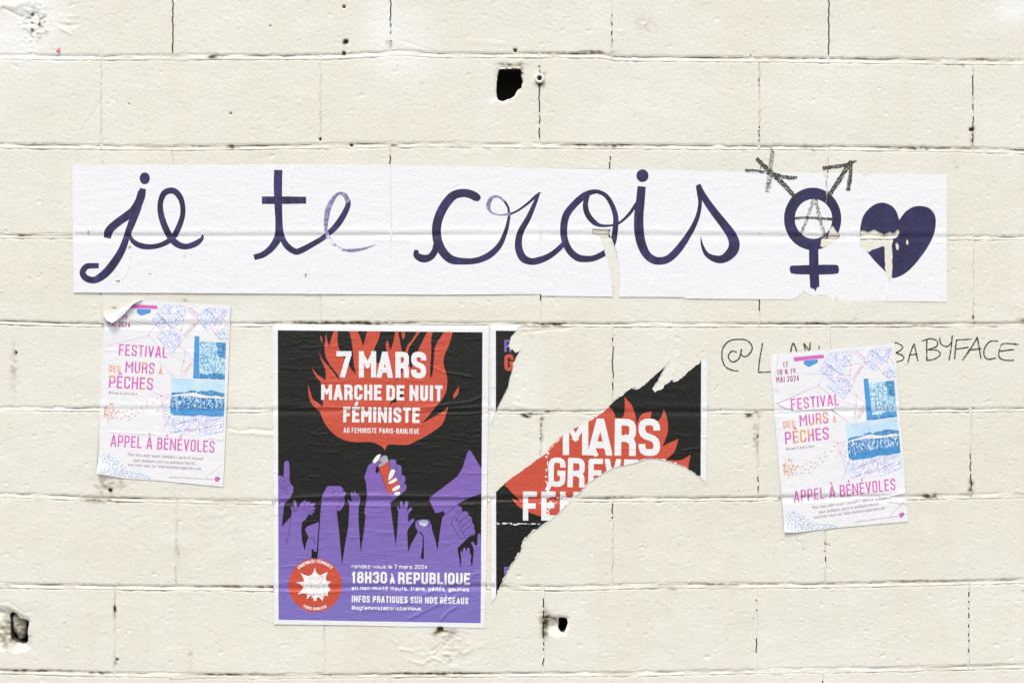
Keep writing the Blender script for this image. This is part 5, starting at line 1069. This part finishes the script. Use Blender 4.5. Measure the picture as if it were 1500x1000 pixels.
fp2 = thing("festival_poster", "tilted white festival poster pasted over the marker handle at the right", "poster", P3(1240, 771), "festival posters on the wall")
festival(fp2, False)
# curled corner of the left poster
A_, B_ = Vector(z1([(146, 228)])[0]), Vector(z1([(526, 60)])[0]); V, F = [], []
NU, NV = 22, 14
tip = [Vector(z1([p])[0]) for p in [(150, 213), (192, 262), (238, 286), (262, 276), (300, 250), (345, 210), (385, 165), (420, 125), (450, 92), (524, 62)]]
for i in range(NU + 1):
    t = i / NU; a = A_.lerp(B_, t); k = t * (len(tip) - 1); j = min(int(k), len(tip) - 2); e = tip[j].lerp(tip[j + 1], k - j)
    h0 = float(paper_h(a[0], a[1])) + .0003; wdt = (e - a).length * S
    rad = .0032 * math.sin(math.pi * min(1, .12 + t * .88)) + .001
    bulge = (a - e).normalized() if (a - e).length > .01 else Vector((-.4, -.9))
    for q in range(NV + 1):
        s_ = q / NV; ang = math.pi * min(1, s_ * 2.2)
        off = -math.sin(ang) * rad / S * .55 if s_ < .4545 else 0
        p = a.lerp(e, s_ ** 1.25) + bulge * (-off) * .8
        h = h0 + rad * (1 - math.cos(ang)) + .002 * s_ * math.sin(6 * t + 1) * (1 - abs(2 * t - 1)) + (.004 * max(0, s_ - .45)) * (1 - t) + .0012 * math.sin(3 * math.pi * t) * s_
        V.append(P3(p[0], p[1], h))
for i in range(NU):
    for q in range(NV): a = i * (NV + 1) + q; F.append((a, a + 1, a + NV + 2, a + NV + 1))
me = mesh_np("curled_corner", V, F, [M_PAPER], True); o = link("curled_corner", me, fp); o['label'] = 'curled blank back of the corner'

# ------------------------------------------------------------------ wall plug and rubble
def ring_mesh(name, cx, cy, rings, mat, n=40, wob=0.0):
    V, F = [], []
    for r_, h in rings:
        for k in range(n): a = 2 * math.pi * k / n; V.append(P3(cx + r_ * math.cos(a), cy + r_ * 1.02 * math.sin(a), h))
    for j in range(len(rings) - 1):
        for k in range(n): F.append((j * n + k, j * n + (k + 1) % n, (j + 1) * n + (k + 1) % n, (j + 1) * n + k))
    return mesh_np(name, V, F, [mat], True)
pl = thing("wall_plug", "small round white plastic plug ring set in the crack beside the square hole", "wall plug", P3(790.4, 115))
link("collar", ring_mesh("collar", 790.4, 115, [(6.0, -.004), (7.0, .001), (7.1, .0035), (6.6, .0048), (5.6, .0054), (4.6, .0052), (3.6, .0042), (3.3, .002), (3.1, -.012)], M_NYLON), pl)
link("bore", ring_mesh("bore", 790.0, 115, [(3.6, .0032), (2.9, .0026), (.01, .0022)], M_DARK), pl)  # black disc near the front, painted shade in place of a deep hole
rs = thing("rubble_stone", "pale mossy lump of rubble wedged in the broken hole at the lower left", "stone", P3(27, 940, -.02))
V, F = [], []; NU, NV = 40, 26; rr = random.Random(4)
for j in range(NV + 1):
    ph = math.pi * j / NV
    for i in range(NU):
        th = 2 * math.pi * i / NU
        x, y, z_ = math.sin(ph) * math.cos(th), math.cos(ph), math.sin(ph) * math.sin(th)
        n = 1 + .10 * float(sample(EDGE, 400 + x * 40 + z_ * 31, 300 + y * 40)) + .045 * float(sample(EDGE2, 900 + x * 30 + z_ * 17, 300 + y * 30)) - (.22 if x > .4 and y < .1 and y > -.35 else 0) * 1
        V.append(P3(26.5 + 12 * x * n * (1 - .25 * max(0, y)), 918 + 19.5 * y * n, -.024 + .019 * z_ * n))
for j in range(NV):
    for i in range(NU): F.append((j * NU + i, j * NU + (i + 1) % NU, (j + 1) * NU + (i + 1) % NU, (j + 1) * NU + i))
link("stone_body", mesh_np("stone_body", V, F, [M_STONE], True), rs)
bpy.context.view_layer.update()
